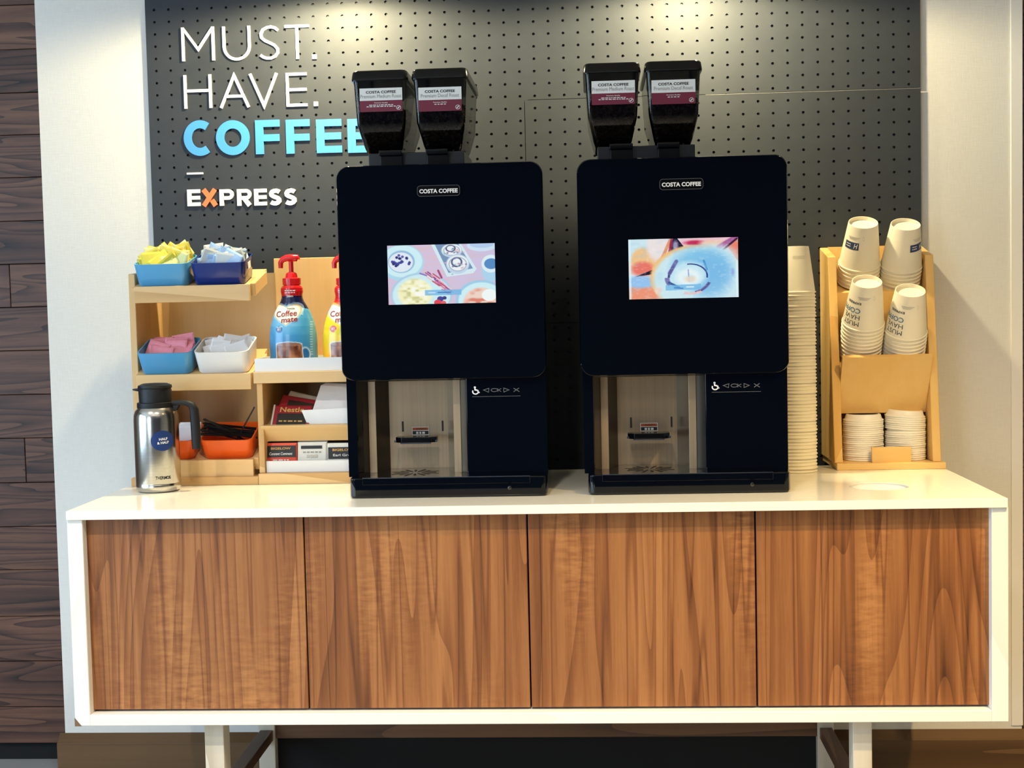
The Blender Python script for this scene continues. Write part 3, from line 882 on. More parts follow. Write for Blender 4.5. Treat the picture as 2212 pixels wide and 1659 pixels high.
def paint_roll(u, v, a):
    k = Canvas(u, v, a, (206, 226, 246))
    X = lambda x: (x - 195) / 1755.0
    Yy = lambda y: (y - 175) / 960.0
    g = vnoise(u, v, 14, 8); g2 = vnoise(u, v, 40, 9)
    k.ell(X(420), Yy(330), .27, .46, (236, 206, 196)); k.ell(X(330), Yy(260), .2, .3, (202, 232, 242)); k.ell(X(430), Yy(520), .115, .22, (240, 196, 140), soft=.3)
    k.ell(X(420), Yy(650), .10, .12, (234, 120, 104), soft=.5); k.ell(X(680), Yy(280), .11, .26, (236, 226, 226), soft=.4)
    k.line(X(880), Yy(170), X(700), Yy(560), .03, (224, 150, 110)); k.line(X(905), Yy(150), X(860), Yy(380), .03, (150, 40, 70))
    k.poly([(X(1000), -.01), (1.01, -.01), (1.01, .6), (X(1700), Yy(330)), (X(1050), Yy(300))], (236, 196, 206))
    k.ell(X(1260), Yy(250), .09, .04, (196, 40, 84), soft=.8); k.ell(X(1550), Yy(260), .12, .05, (240, 200, 176), soft=.6)
    k.poly([(X(1790), Yy(330)), (1.01, Yy(200)), (1.01, Yy(600))], (234, 130, 108)); k.line(X(1640), Yy(330), X(1930), Yy(165), .045, (168, 92, 150)); k.line(X(1700), Yy(380), X(1930), Yy(200), .02, (60, 16, 50))
    k.poly([(X(280), Yy(780)), (X(640), Yy(640)), (X(880), Yy(400)), (X(910), Yy(170)), (X(980), Yy(170)), (X(1080), Yy(300)), (X(700), Yy(660)), (X(560), Yy(740))], (24, 16, 40))
    k.ell(X(950), Yy(290), .025, .08, (190, 180, 220), .8, soft=.9)
    k.ell(X(400), Yy(1080), .16, .2, (238, 150, 120), soft=.4); k.ell(X(380), Yy(860), .14, .1, (150, 196, 240), soft=.5)
    k.ell(X(1250), Yy(800), .405, .535, (244, 192, 120)); k.ell(X(1290), Yy(830), .40, .525, (204, 234, 242), soft=.12)
    k.ell(X(1560), Yy(560), .22, .28, (214, 240, 244), soft=.5)
    k.ell(X(1380), Yy(640), .27, .32, (132, 198, 234), soft=.5); k.ell(X(1480), Yy(800), .2, .34, (120, 186, 232), .8, soft=.6)
    k.ell(X(1150), Yy(760), .17, .22, (196, 232, 244), soft=.4); k.ell(X(1150), Yy(800), .11, .14, (230, 246, 248), soft=.5)
    k.ring(X(1170), Yy(800), .19, .26, .07, (70, 74, 130), 1, -180, -150); k.ring(X(1170), Yy(800), .19, .26, .09, (86, 76, 140), 1, 20, 75); k.ring(X(1180), Yy(780), .155, .2, .06, (36, 60, 130), 1, -100, 10)
    k.ring(X(1150), Yy(800), .195, .25, .14, (110, 106, 170), .9, 150, 180); k.line(X(850), Yy(730), X(960), Yy(540), .035, (96, 92, 160)); k.line(X(840), Yy(880), X(1000), Yy(960), .022, (50, 90, 150))
    k.ring(X(1190), Yy(830), .19, .24, .10, (236, 196, 196), .9, 60, 110); k.line(X(1150), Yy(680), X(1160), Yy(860), .012, (150, 160, 220)); k.ell(X(1180), Yy(830), .05, .05, (244, 220, 190), .9, soft=.9)
    k.line(X(1400), Yy(540), X(1450), Yy(680), .02, (70, 150, 210)); k.ell(X(1860), Yy(730), .014, .06, (150, 170, 230), .9, soft=.9)
    k.ell(X(670), Yy(1000), .03, .05, (240, 214, 200), soft=.9)
    k.put((g2 - .6) * 1.2, (246, 250, 250), .5); k.put((.36 - g) * 2, (150, 200, 236), .35)
    k.poly([(X(785), Yy(920)), (X(1350), Yy(910)), (X(1350), Yy(1000)), (X(785), Yy(1005))], (116, 186, 232), .8)
    k.line(X(920), Yy(965), X(1060), Yy(975), .01, (60, 120, 190)); k.line(X(1120), Yy(955), X(1230), Yy(955), .012, (220, 240, 250))
    k.line(0.012, 0, 0.012, 1, .02, (222, 244, 246), .8); k.line(.988, .4, .988, 1, .02, (226, 246, 246), .8)
    return k


# ------------------------------------------------------------------ coffee machine (built once around the left one, then copied)
MDX = 0.4418
YP = -0.48
mach = empty('coffee_machine', (-0.18, -0.30, ZC))


def R(x0, x1, y0, y1, Y):
    return rect(x0, x1, y0, y1, Y)


# body: front block, narrower rear block
BX0, BX1 = -0.3645, 0.0005
zt = at(955, 353, YP).z
zp0 = at(965, 819, YP).z
zbase = at(960, 1031, -0.497).z
B().box(BX0 + .004, BX1 - .004, YP + .028, -0.29, zp0 - .004, zt - 0.006).build('body', 'black', mach, bevel=0.004)
B().box(BX0 + .032, BX1 - .032, -0.29, -0.115, ZC + .012, zt - 0.012).build('rear_body', 'matblack', mach, bevel=0.004)
# glossy door
px0, px1, _, _ = R(731.5, 1176, 353, 819, YP)
b = B(); outl = rr_poly(px0, px1, zp0, zt, 0.024, 8); n = len(outl)
inn = [((x - (px0 + px1) / 2) * .992 + (px0 + px1) / 2, (z - (zp0 + zt) / 2) * .992 + (zp0 + zt) / 2) for x, z in outl]
b.loft([[(x, YP + .028, z) for x, z in outl], [(x, YP + .003, z) for x, z in outl], [(x, YP, z) for x, z in inn]])
door = b.build('front_panel', 'gloss', mach, smooth=True, ang=60, wn=True)
# screen
sx0, sx1, sz0, sz1 = R(838, 1070, 528, 656, YP)
scr1 = picture('screen', 'screen', mach, sx0, sx1, sz0, sz1, YP - .0006, 354, 198, paint_breakfast)
# logo badge
lx0, lx1, lz0, lz1 = R(901, 994, 400, 424, YP)
b = B().prism(rr_poly(lx0, lx1, lz0, lz1, .006), YP - .002, YP + .001)
badge = b.build('logo_badge', 'black', mach, bevel=0.0006, seg=1)
b = text_xz(B(), 'COSTA COFFEE', (lx0 + lx1) / 2, (lz0 + lz1) / 2 - .0005, YP - .0024, w=.0705, h=.0078, bold=.035)
b.build('badge_lettering', 'white', badge)
b = B()
for q in ribbon(rr_poly(lx0 + .0006, lx1 - .0006, lz0 + .0006, lz1 - .0006, .0055), .0006, True):
    b.prism([(p.x, p.y) for p in q], YP - .0024, YP - .0019)
b.build('badge_rim', 'icongrey', badge)

# lower body round the dispensing bay
YL = -0.462
x_l0, x_l1 = at(752.5, 930, -0.45).x, at(797, 930, -0.407).x
z_lo = zbase - .002
B().prism([(0, 0)] * 3, 0, 0) if False else None
q = B().loft([[(x_l0, -0.4565, z_lo), (x_l0 + .018, -0.4565, z_lo), (x_l1, -0.407, z_lo), (x_l1, -0.29, z_lo), (x_l0, -0.29, z_lo)],
              [(x_l0, -0.4565, zp0 + .01), (x_l0 + .018, -0.4565, zp0 + .01), (x_l1, -0.407, zp0 + .01), (x_l1, -0.29, zp0 + .01), (x_l0, -0.29, zp0 + .01)]])
q.build('left_pillar', 'gloss', mach)
xs0, xs1 = x_l1, at(813, 930, -0.407).x
B().box(xs0, xs1, -0.4075, -0.40, z_lo, zp0 + .01).build('steel_strip', 'steel', mach, bevel=.0006, seg=1)
xb0, xb1 = at(842, 930, -0.355).x, at(968, 930, -0.355).x
zbk0 = at(905, 1013, -0.355).z
B().box(xb0, xb1, -0.355, -0.345, zbk0, zp0 + .01).build('bay_back_plate', 'steel', mach)
xr0, xr1 = at(980, 930, -0.425).x, at(996, 930, -0.425).x
B().box(xr0, xr1, -0.4255, -0.418, z_lo, zp0 + .01).build('steel_strip', 'steel', mach, bevel=.0006, seg=1)
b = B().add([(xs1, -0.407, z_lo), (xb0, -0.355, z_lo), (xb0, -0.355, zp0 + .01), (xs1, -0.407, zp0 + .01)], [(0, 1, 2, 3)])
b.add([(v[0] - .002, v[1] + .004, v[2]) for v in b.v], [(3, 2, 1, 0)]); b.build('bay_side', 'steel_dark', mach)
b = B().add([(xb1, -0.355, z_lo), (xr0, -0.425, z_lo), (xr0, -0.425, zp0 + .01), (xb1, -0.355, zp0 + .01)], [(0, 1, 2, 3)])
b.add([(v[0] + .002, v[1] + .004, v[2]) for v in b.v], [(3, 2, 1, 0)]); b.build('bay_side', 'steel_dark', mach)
xq0, xq1 = at(1008, 930, -0.465).x, at(1182.5, 930, -0.462).x
b = B().add([(xr1, -0.425, z_lo), (xq0, YL, z_lo), (xq0, YL, zp0 + .01), (xr1, -0.425, zp0 + .01)], [(0, 1, 2, 3)]); b.build('bay_chamfer', 'bluegrey', mach)
B().box(xq0, xq1, YL, -0.29, z_lo, zp0 + .01).build('control_panel', 'gloss', mach, bevel=.002)
B().box(xb0 - .02, xq0 + .01, -0.345, -0.29, z_lo, zp0 + .01).build('bay_core', 'black', mach)
B().box(x_l1 - .002, xq0, -0.40, -0.34, zp0 - .006, zp0 + .01).build('bay_ceiling', 'matblack', mach)
# button strip
bx0, bx1, bz0, bz1 = R(1015, 1131, 828, 856, YL)
strip = B()
pl = rr_poly(bx0, bx1, bz0, bz1, .005)
for qd in ribbon([(bx0 + .004, bz0), (bx1 - .006, bz0)], .0007):
    strip.prism([(p.x, p.y) for p in qd], YL - .0006, YL)
strip = strip.build('button_outline', 'icongrey', mach)
ic = B()


def ipt(px, py):
    p = at(px, py, YL); return (p.x, p.z)


def stroke(bld, pts, wd, closed=False, Y=None):
    Y = YL if Y is None else Y
    for qd in ribbon(pts, wd, closed):
        bld.prism([(p.x, p.y) for p in qd], Y - .0006, Y)


w1 = .0011
S11 = lambda x, y: ipt(1000 + x / 11.06, 800 + y / 11.06)
stroke(ic, [S11(490, 470), S11(622, 428), S11(612, 520)], w1, True)
stroke(ic, [S11(1100, 466), S11(975, 422), S11(978, 518)], w1, True)
stroke(ic, [S11(1210, 425), S11(1348, 508)], w1 * 1.2); stroke(ic, [S11(1340, 420), S11(1212, 510)], w1 * 1.2)
o0 = S11(750, 470); stroke(ic, arc(o0[0], o0[1], .006, .0029, 0, 360, 20)[:-1], w1, True)
stroke(ic, [S11(832, 428), S11(832, 512)], w1); stroke(ic, [S11(915, 435), S11(840, 470), S11(915, 505)], w1)
ic.build('button_icons', 'icongrey', mach)
wc = B(); c0 = S11(300, 510); stroke(wc, arc(c0[0], c0[1], .0052, .0044, 150, 400, 20), .0022)
hd = S11(285, 408); wc.prism([(hd[0] + .0021 * math.cos(k * math.pi / 5), hd[1] + .0021 * math.sin(k * math.pi / 5)) for k in range(10)], YL - .0006, YL)
stroke(wc, [S11(285, 415), S11(290, 465), S11(345, 475)], .0026); stroke(wc, [S11(345, 475), S11(372, 530), S11(400, 525)], .0022)
wc.build('wheelchair_icon', 'iconlit', mach)
# cup support in the bay
YSP = -0.415
ux0, ux1, uz0, uz1 = R(853, 942, 945, 958, YSP)
b = B()
outl = [(ux0, YSP + .035), (ux0, YSP + .012), (ux0 + .012, YSP + .001), (ux1 - .012, YSP + .001), (ux1, YSP + .012), (ux1, YSP + .035)]
b.loft([[(x, y, uz0 + .001) for x, y in outl], [(x, y, uz1) for x, y in outl]])
sup = b.build('cup_support', 'black', mach, bevel=.001)
for xx in (ux0 + .006, ux1 + .005):
    B().box(xx, xx + .003, -0.3565, -0.354, uz1 + .006, uz1 + .026).build('support_slot', 'ink', mach)
b = B().box(ux0 - .002, ux0 + .002, YSP + .004, YSP + .008, uz0 + .002, uz0 + .006).box(ux1 - .002, ux1 + .002, YSP + .004, YSP + .008, uz0 + .002, uz0 + .006)
b.box(ux0 + .01, ux1 - .01, YSP + .002, YSP + .004, uz0 - .001, uz0 + .001)
b.build('support_trim', 'chrome', sup)
# warning label
kx0, kx1, kz0, kz1 = R(890, 927, 922, 939.5, -0.3555)
wl = B().box(kx0, kx1, -0.3562, -0.355, kz0, kz1).build('warning_label', 'white', mach)
hz = kz1 - kz0
B().box(kx0 + .0012, kx1 - .0012, -0.3566, -0.356, kz1 - hz * .42, kz1 - .0012).build('orange_band', 'orange_print', wl)
B().box(kx0 + .0012, kx1 - .0012, -0.3566, -0.356, kz0 + .0012, kz1 - hz * .5).build('black_band', 'ink', wl)
b = text_xz(B(), 'WARNING', (kx0 + kx1) / 2 + .002, kz1 - hz * .24, -0.357, w=.021, h=.0032)
b.build('band_lettering', 'ink', wl)
b = dashes(B(), (kx0 + kx1) / 2, kz0 + hz * .27, .017, .0042, 3, -0.357, seed=4); b.build('label_lettering', 'white', wl)
# base with drip tray
YBF = -0.4975
ex0, ex1 = at(754, 1055, YBF).x, at(1183, 1048, YBF).x
zb1 = zbase
b = B()


def base_ring(z, ins=0.0):
    r = .012
    return [(ex0 + ins, -0.30, z), (ex0 + ins, YBF + r, z), (ex0 + ins + r * .3, YBF + r * .3, z), (ex0 + ins + r, YBF + ins, z), (ex1 - ins - r, YBF + ins, z), (ex1 - ins - r * .3, YBF + r * .3, z), (ex1 - ins, YBF + r, z), (ex1 - ins, -0.30, z)]


b.loft([base_ring(ZC + .001, .002), base_ring(ZC + .004), base_ring(zb1 - .002), base_ring(zb1, .002)])
bs = b.build('base', 'gloss', mach, bevel=0.001, seg=1)
tx0, tx1 = at(783, 1036, YBF).x, at(1145, 1030, YBF).x
B().box(tx0, tx1, YBF - .0015, YBF + .004, zb1 - .0125, zb1 + .0002).build('tray_front', 'gloss', mach, bevel=.0008, seg=1)
B().box(tx0, tx1, YBF - .0018, YBF + .002, zb1 - .0004, zb1 + .0012).build('tray_edge', 'chrome', mach)
gx0, gx1 = at(800, 1030, -0.48).x, at(1002, 1026, -0.48).x
B().add([(gx0, YBF + .004, zb1 + .0007), (gx1, YBF + .004, zb1 + .0007), (xb1 + .012, -0.357, zb1 + .0007), (xb0 - .012, -0.357, zb1 + .0007)], [(0, 1, 2, 3)]).build('drip_grate', 'grate', mach)
b = B(); gc = ((xb0 + xb1) / 2, -0.425)
for k in range(16):
    a = 2 * math.pi * k / 16 + .1; r0, r1 = (.012, .048) if k % 2 else (.018, .04)
    d = Vector((math.cos(a), math.sin(a))); nn = Vector((-d.y, d.x)) * .0028
    p0 = Vector(gc) + d * r0; p1 = Vector(gc) + d * r1
    b.add([(p0.x - nn.x * .5, p0.y - nn.y * .5, zb1 + .0011), (p1.x - nn.x, p1.y - nn.y, zb1 + .0011), (p1.x + nn.x, p1.y + nn.y, zb1 + .0011), (p0.x + nn.x * .5, p0.y + nn.y * .5, zb1 + .0011)], [(0, 1, 2, 3)])
b.build('grate_slots', 'ink', mach)
lk = at(1101, 1054, YBF)
B().lathe([(.0035, 0), (.0035, .001), (.0022, .0014)], (0, 0, 0), 16).xf(Matrix.Translation((lk.x, YBF, lk.z)) @ Matrix.Rotation(math.pi / 2, 4, 'X'))  .build('lock', 'steel_dark', mach, smooth=True)

# bean hoppers
YH = -0.37
hop_px = [(758, 880, 762, 879.5, 772.5, 881, 799, 876), (888, 1010.5, 890, 1009, 896.5, 1006, 914, 1003)]
zl1, zl0 = at(885, 149, YH).z, at(885, 172, YH).z
zm = at(885, 265, YH).z; zh0 = at(890, 330, YH + .03).z
labels_px = [((777, 869), (190, 241), 'Premium Medium Roast'), ((904, 997), (188, 240), 'Premium Decaf Roast')]
HD = 0.245
for i, (l0, l1, t0, t1, m0, m1, b0, b1) in enumerate(hop_px):
    cx = (at(l0, 160, YH).x + at(l1, 160, YH).x) / 2
    hw = (at(l1, 160, YH).x - at(l0, 160, YH).x) / 2
    def ring(x0, x1, y0, y1, z, r=.008):
        return [(x, y, z) for x, y in rr_poly(x0, x1, y0, y1, r, 3)]
    wt, wm, wb = hw - .003, hw - .0075, hw - .021
    yb = YH + HD
    outerR = [ring(cx - wb, cx + wb, YH + .042, yb - .05, zh0), ring(cx - wb - .004, cx + wb + .004, YH + .03, yb - .035, zh0 + .012), ring(cx - wm, cx + wm, YH + .004, yb - .004, zm), ring(cx - wt, cx + wt, YH + .002, yb - .002, zl0 + .002)]
    hp = B().loft(outerR, cap=False).build('bean_hopper', 'smoke', mach, smooth=True, ang=40, wn=True)
    if i == 0:
        hp['label'] = 'smoked bean hopper with medium roast label'
    else:
        hp['label'] = 'smoked bean hopper with decaf roast label'
    # bean mass, then single beans against the front wall
    s = .9
    def ins(rg, d):
        xs = [p[0] for p in rg]; ys = [p[1] for p in rg]; mx_, my_ = (min(xs) + max(xs)) / 2, (min(ys) + max(ys)) / 2
        hx, hy = (max(xs) - min(xs)) / 2, (max(ys) - min(ys)) / 2
        return [(mx_ + (p[0] - mx_) * (hx - d) / hx, my_ + (p[1] - my_) * (hy - d) / hy, p[2]) for p in rg]
    zf = zl0 - .052
    fr = (zf - zm) / (zl0 + .002 - zm)
    topr = [tuple(np.array(a) * (1 - fr) + np.array(c) * fr) for a, c in zip(outerR[2], outerR[3])]
    B().loft([ins(outerR[0], .004), ins(outerR[1], .005), ins(outerR[2], .006), ins(topr, .006)]).build('bean_fill', 'beandark', hp, smooth=True)
    bb_ = B(); rb = random.Random(20 + i)
    pr = B().lathe([(.0004, -.0048), (.0026, -.0036), (.0034, 0), (.0026, .0036), (.0004, .0048)], (0, 0, 0), 6, sy=.75)
    for k in range(420):
        zz = rb.uniform(zh0 + .004, zf + .002); f_ = (zz - zm) / (zl0 - zm)
        if zz >= zm:
            hwz = wm + (wt - wm) * f_ - .006; yy = YH + .004 - .002 * f_ + .0042
        else:
            g_ = (zm - zz) / (zm - zh0); hwz = wm - (wm - wb) * g_ - .006; yy = YH + .0085 + .036 * g_
        side = rb.random()
        if side < .72:
            p = (cx + rb.uniform(-hwz, hwz), yy + rb.uniform(0, .002), zz)
        else:
            p = (cx + hwz + .001, rb.uniform(yy + .004, yb - .05), zz)
        mt = Matrix.Translation(p) @ Matrix.Rotation(rb.uniform(0, 6.3), 4, 'Y') @ Matrix.Rotation(rb.uniform(-.5, .5), 4, 'X')
        bb_.add([tuple(mt @ Vector(v)) for v in pr.v], pr.f)
    bo = bb_.build('coffee_beans', 'bean', hp, smooth=True); bo['kind'] = 'stuff'
    # lid
    lidr = [ring(cx - hw, cx + hw, YH - .002, yb + .002, zl0, .01), ring(cx - hw - .0005, cx + hw + .0005, YH - .0025, yb + .0025, zl0 + .004, .01), ring(cx - hw + .0015, cx + hw - .0015, YH, yb, zl1 - .003, .01), ring(cx - hw + .005, cx + hw - .005, YH + .003, yb - .003, zl1, .008)]
    B().loft(lidr).build('hopper_lid', 'black', hp, smooth=True, ang=40, wn=True)
    # label
    (a0, a1), (c0_, c1_), words = labels_px[i]
    X0, X1, Z0, Z1 = R(a0, a1, c0_, c1_, YH)
    zmid = Z0 + (Z1 - Z0) * .475
    yl = YH + .0008
    lb = B().box(X0, X1, yl - .0005, yl, zmid, Z1).build('hopper_label', 'white', hp)
    # labels are parts of the hopper; their printing is joined by colour
    dk = text_xz(B(), 'COSTA COFFEE', (X0 + X1) / 2, Z1 - (Z1 - Z0) * .17, yl - .0008, w=.0575, h=.0052, bold=.03)
    dk.build('label_title', 'ink', hp)
    text_xz(B(), words, (X0 + X1) / 2, Z1 - (Z1 - Z0) * .345, yl - .0008, w=(.079 if i == 0 else .073), h=.0068).build('label_subtitle', 'grey', hp)
    B().box(X0, X1, yl - .0005, yl, Z0, zmid).build('label_band', 'maroon', hp)
    lt = text_xz(B(), 'Premium Quality', (X0 + X1) / 2, zmid - .0048, yl - .0008, w=.026, h=.0026, bold=.02)
    if i == 0:
        dashes(lt, (X0 + X1) / 2, zmid - .0086, .046, .0015, 8, yl - .0008, seed=2)
        dashes(lt, (X0 + X1) / 2, zmid - .0115, .056, .0015, 9, yl - .0008, seed=3)
    else:
        dashes(lt, (X0 + X1) / 2, zmid - .0084, .022, .0015, 4, yl - .0008, seed=4)
    cc = (X1 - .0075, Z0 + .0068)
    stroke(lt, arc(cc[0], cc[1], .0041, .0038, 0, 360, 18)[:-1], .0008, True, yl - .0004)
    stroke(lt, [(cc[0] - .002, cc[1] - .0018), (cc[0] + .002, cc[1] + .0018)], .0018, False, yl - .0004)
    lt.build('band_print', 'white', hp)

# neck under the hoppers with two latches
nx0, nx1 = at(796, 340, YH + .03).x, at(1003, 338, YH + .03).x
B().box(nx0, nx1, YH + .03, YH + .2, zt - .02, zh0 + .001).build('hopper_neck', 'bluegrey', mach, bevel=.002)
for a0, a1 in ((822, 869), (923, 968)):
    p0, p1 = at(a0, 335, YH + .02).x, at(a1, 335, YH + .02).x
    la = B().box(p0, p1, YH + .018, YH + .031, zt - .006, zh0 - .006).build('latch', 'black', mach, bevel=.0012)
    B().box(p0 - .002, p1, YH + .010, YH + .031, zh0 - .006, zh0 + .004).build('latch_tab', 'black', la, bevel=.0012)

tag(mach, 'glossy black coffee machine with a breakfast table picture on its screen', 'coffee machine', 'coffee machines on the worktop')
mach2 = copy_tree(mach); mach2.location.x += MDX
mach2['label'] = 'glossy black coffee machine with an iced cinnamon roll picture on its screen'
for ch in list(mach2.children):
    if ch.name.startswith('screen'):
        bpy.data.objects.remove(ch)
m2l = mach2.location.copy()
scr2 = picture('screen', 'screen', mach2, sx0 + MDX, sx1 + MDX, sz0, sz1, YP - .0006, 354, 198, paint_roll)

# ------------------------------------------------------------------ left organiser: three tilted trays
OX0 = at(283.6, 1040, -0.274).x
OX1 = at(558.5, 1038, -0.274).x
YO = -0.274
zo0, zo1 = ZC, at(420, 1031, YO).z
orgA = empty('condiment_organizer', ((OX0 + OX1) / 2, -0.17, ZC), 'maple wood condiment organizer with three tilted trays holding small bins', 'organizer')
B().box(OX0, OX1 - .0005, YO, -0.05, zo0, zo1).build('base', 'maple', orgA, bevel=.001, seg=1)
XS0, XS1 = at(280.5, 690, -0.235).x, at(294.5, 690, -0.235).x
zs_top = at(284, 592, -0.235).z
B().prism_yz([(-0.235, zo1), (-0.235, zs_top), (-0.06, zs_top + .012), (-0.06, zo1)], XS0, XS1).build('side_panel', 'maple_z', orgA, bevel=.001, seg=1)
XAR = at(548, 1000, -0.25).x
B().box(XS1, OX1 - .001, -0.062, -0.052, zo1, zs_top).build('back_panel', 'ply', orgA)


def tilt_m(p, ang):
    return Matrix.Translation(p) @ Matrix.Rotation(math.radians(ang), 4, 'X')


trays = []
for (xl, xr, yt, yb, ang) in ((289, 539, 616.5, 652.5, 14), (294, 542, 808, 843.5, 18), (300, 547.5, 994, 1030.5, 18)):
    X0, X1, Z0, Z1 = rect(xl, xr, yt, yb, -0.265)
    tr = B().box(X0, X1, -0.265, -0.254, Z0, Z1).build('tray_front', 'maple', orgA, bevel=.0012, seg=2)
    m = tilt_m((0, -0.254, Z1 - .0105), ang)
    B().box(XS1, X1, 0, 0.15, 0, .008).xf(m).build('tray_floor', 'maple', tr)
    B().box(X1 - .001, X1 + .009, 0.002, 0.11, -.014, .012).xf(m).build('tray_side', 'maple', tr, bevel=.001, seg=1)
    trays.append((X0, X1, Z1 - .0105, ang))


def make_bin(name, mat, X, tray, wt, dt, wb, db, h, y_in, label):
    """rounded tapered open tub standing on a tilted tray"""
    X0, X1, zf, ang = tray
    m = tilt_m((0, -0.254, zf), ang) @ Matrix.Translation((X, y_in, .0085))
    b = B(); t = .0028
    def rg(w_, d_, z, r):
        return [(x, y, z) for x, y in rr_poly(-w_ / 2, w_ / 2, (dt - d_) / 2, (dt + d_) / 2, r, 4)]
    rings = [rg(wb - .004, db - .004, 0, .012), rg(wb, db, .003, .013), rg(wt, dt, h, .014), rg(wt - 2 * t, dt - 2 * t, h, .012), rg(wb - 2 * t, db - 2 * t, .005, .011)]
    b.loft(rings)
    o = b.xf(m).build(name, mat, None, bevel=0, smooth=True, ang=40)
    return tag(o, label, 'bin', 'condiment bins in the left organizer'), m


def pack_mesh(name, w_, h_, t_, mat):
    b = B()
    xs = [-w_ / 2, -w_ / 2 + .003, 0, w_ / 2 - .003, w_ / 2]; zz = [-h_ / 2, -h_ / 2 + .004, 0, h_ / 2 - .004, h_ / 2]
    th = lambda i, j: (.0002 if i in (0, 4) or j in (0, 4) else (t_ if (i == 2 and j == 2) else t_ * .7))
    V = []
    for sgn in (-1, 1):
        for j in range(5):
            for i in range(5):
                V.append((xs[i], sgn * th(i, j), zz[j]))
    F = []
    for s_ in range(2):
        for j in range(4):
            for i in range(4):
                a = s_ * 25 + j * 5 + i; f = (a, a + 1, a + 6, a + 5); F.append(f if s_ == 0 else f[::-1])
    for i in range(4):
        F += [(i, i + 25, i + 26, i + 1), (20 + i, 21 + i, 46 + i, 45 + i), (i * 5, i * 5 + 5, i * 5 + 30, i * 5 + 25), (i * 5 + 4, i * 5 + 29, i * 5 + 34, i * 5 + 9)]
    b.add(V, F)
    o = b.build(name, mat, None, smooth=False)
    return o


def fill_packets(proto, m, wt, dt, n, z0, z1, seed, label, group, mats=None, lean=(-28, 4), roll=24, yaw=22, y0=.022):
    r = random.Random(seed); out = []
    for i in range(n):
        o = proto if i == 0 else proto.copy()
        if i:
            col.objects.link(o)
            if mats:
                o.data = proto.data if mats[i % len(mats)] is None else mats[i % len(mats)]
        t = (i + .5) / n
        y = y0 + (dt - y0 - .014) * t
        x = r.uniform(-wt / 2 + .029, wt / 2 - .029)
        z = r.uniform(z0, z1) + .006 * t
        mt = m @ Matrix.Translation((x, y, z)) @ Matrix.Rotation(math.radians(r.uniform(-yaw, yaw)), 4, 'Z') @ Matrix.Rotation(math.radians(r.uniform(*lean)), 4, 'X') @ Matrix.Rotation(math.radians(r.uniform(-roll, roll)), 4, 'Y')
        o.matrix_world = mt
        tag(o, label, 'packet', group); out.append(o)
    return out


W_, D_, HB = .1125, .088, .047
bx = lambda a, b_, y: at((a + b_) / 2, y, -0.254).x
b1, m1 = make_bin('sweetener_bin', 'binblue', bx(288, 411, 592), trays[0], W_, D_, W_ - .009, D_ - .008, HB, .002, 'light blue tub heaped with yellow packets on the top tray')
b2, m2 = make_bin('sweetener_bin', 'binnavy', bx(411, 533, 590), trays[0], W_, D_, W_ - .009, D_ - .008, HB, .002, 'navy blue tub of pale blue packets on the top tray')
b3, m3 = make_bin('sweetener_bin', 'binblue', bx(297, 419, 785), trays[1], W_, D_ + .008, W_ - .009, D_, HB, .002, 'light blue tub of pink packets on the middle tray')
b4, m4 = make_bin('sweetener_bin', 'binwhite', bx(420, 541, 783), trays[1], W_, D_ + .008, W_ - .009, D_, HB, .002, 'white tub of white packets on the middle tray')
b5, m5 = make_bin('stirrer_bin', 'binorange', bx(310, 424, 972), trays[2], W_ - .008, D_ + .008, W_ - .016, D_, HB - .004, .002, 'orange tub behind the steel flask holding white packets')
b6, m6 = make_bin('stirrer_bin', 'binorange', bx(433, 549, 972), trays[2], W_ - .004, D_ + .008, W_ - .014, D_, HB - .004, .002, 'orange tub holding black stir sticks on the bottom tray')
# small white tag on the side of the navy tub
tg = B().box(0, .0005, .03, .052, .026, .040).xf(m2 @ Matrix.Translation((W_ / 2 - .001, 0, 0)) @ Matrix.Rotation(0.0, 4, 'X')).build('side_tag', 'paper', b2)

py_ = pack_mesh('sweetener_packet', .046, .036, .0022, 'yellow'); py2 = pack_mesh('sweetener_packet', .046, .036, .0022, 'yellow2')
fill_packets(py_, m1, W_, D_, 36, .036, .052, 1, 'yellow sweetener packet heaped in the light blue tub', 'yellow packets', [None, None, py2.data], roll=38, yaw=28)
bpy.data.objects.remove(py2)
pb_ = pack_mesh('sweetener_packet', .046, .036, .0020, 'paleblue'); pb2 = pack_mesh('sweetener_packet', .046, .034, .0020, 'tea_white')
fill_packets(pb_, m2, W_, D_, 24, .034, .049, 2, 'pale blue and white sweetener packet in the navy tub', 'pale blue packets', [None, pb2.data], roll=30, yaw=25)
bpy.data.objects.remove(pb2)
pp_ = pack_mesh('sweetener_packet', .046, .034, .0020, 'pink')
fill_packets(pp_, m3, W_, D_ + .008, 18, .026, .038, 3, 'pink sweetener packet in the light blue tub', 'pink packets', lean=(-66, -25), roll=22, yaw=25, y0=.032)
pw_ = pack_mesh('sugar_packet', .046, .034, .0018, 'paper')
fill_packets(pw_, m4, W_, D_ + .008, 18, .024, .036, 4, 'white sugar packet in the white tub', 'white packets', lean=(-66, -20), roll=20, yaw=25, y0=.032)
po_ = pack_mesh('sugar_packet', .044, .036, .0018, 'paper')
r_ = fill_packets(po_, m5, W_ - .008, D_, 4, .034, .036, 9, 'white packet standing in the orange tub behind the flask', 'white packets in the orange tub', lean=(-15, 0), roll=3, yaw=5)
for k, o in enumerate(r_):
    o.matrix_world = m5 @ Matrix.Translation((.030, .05 + k * .006, .037)) @ Matrix.Rotation(math.radians(-12), 4, 'X')
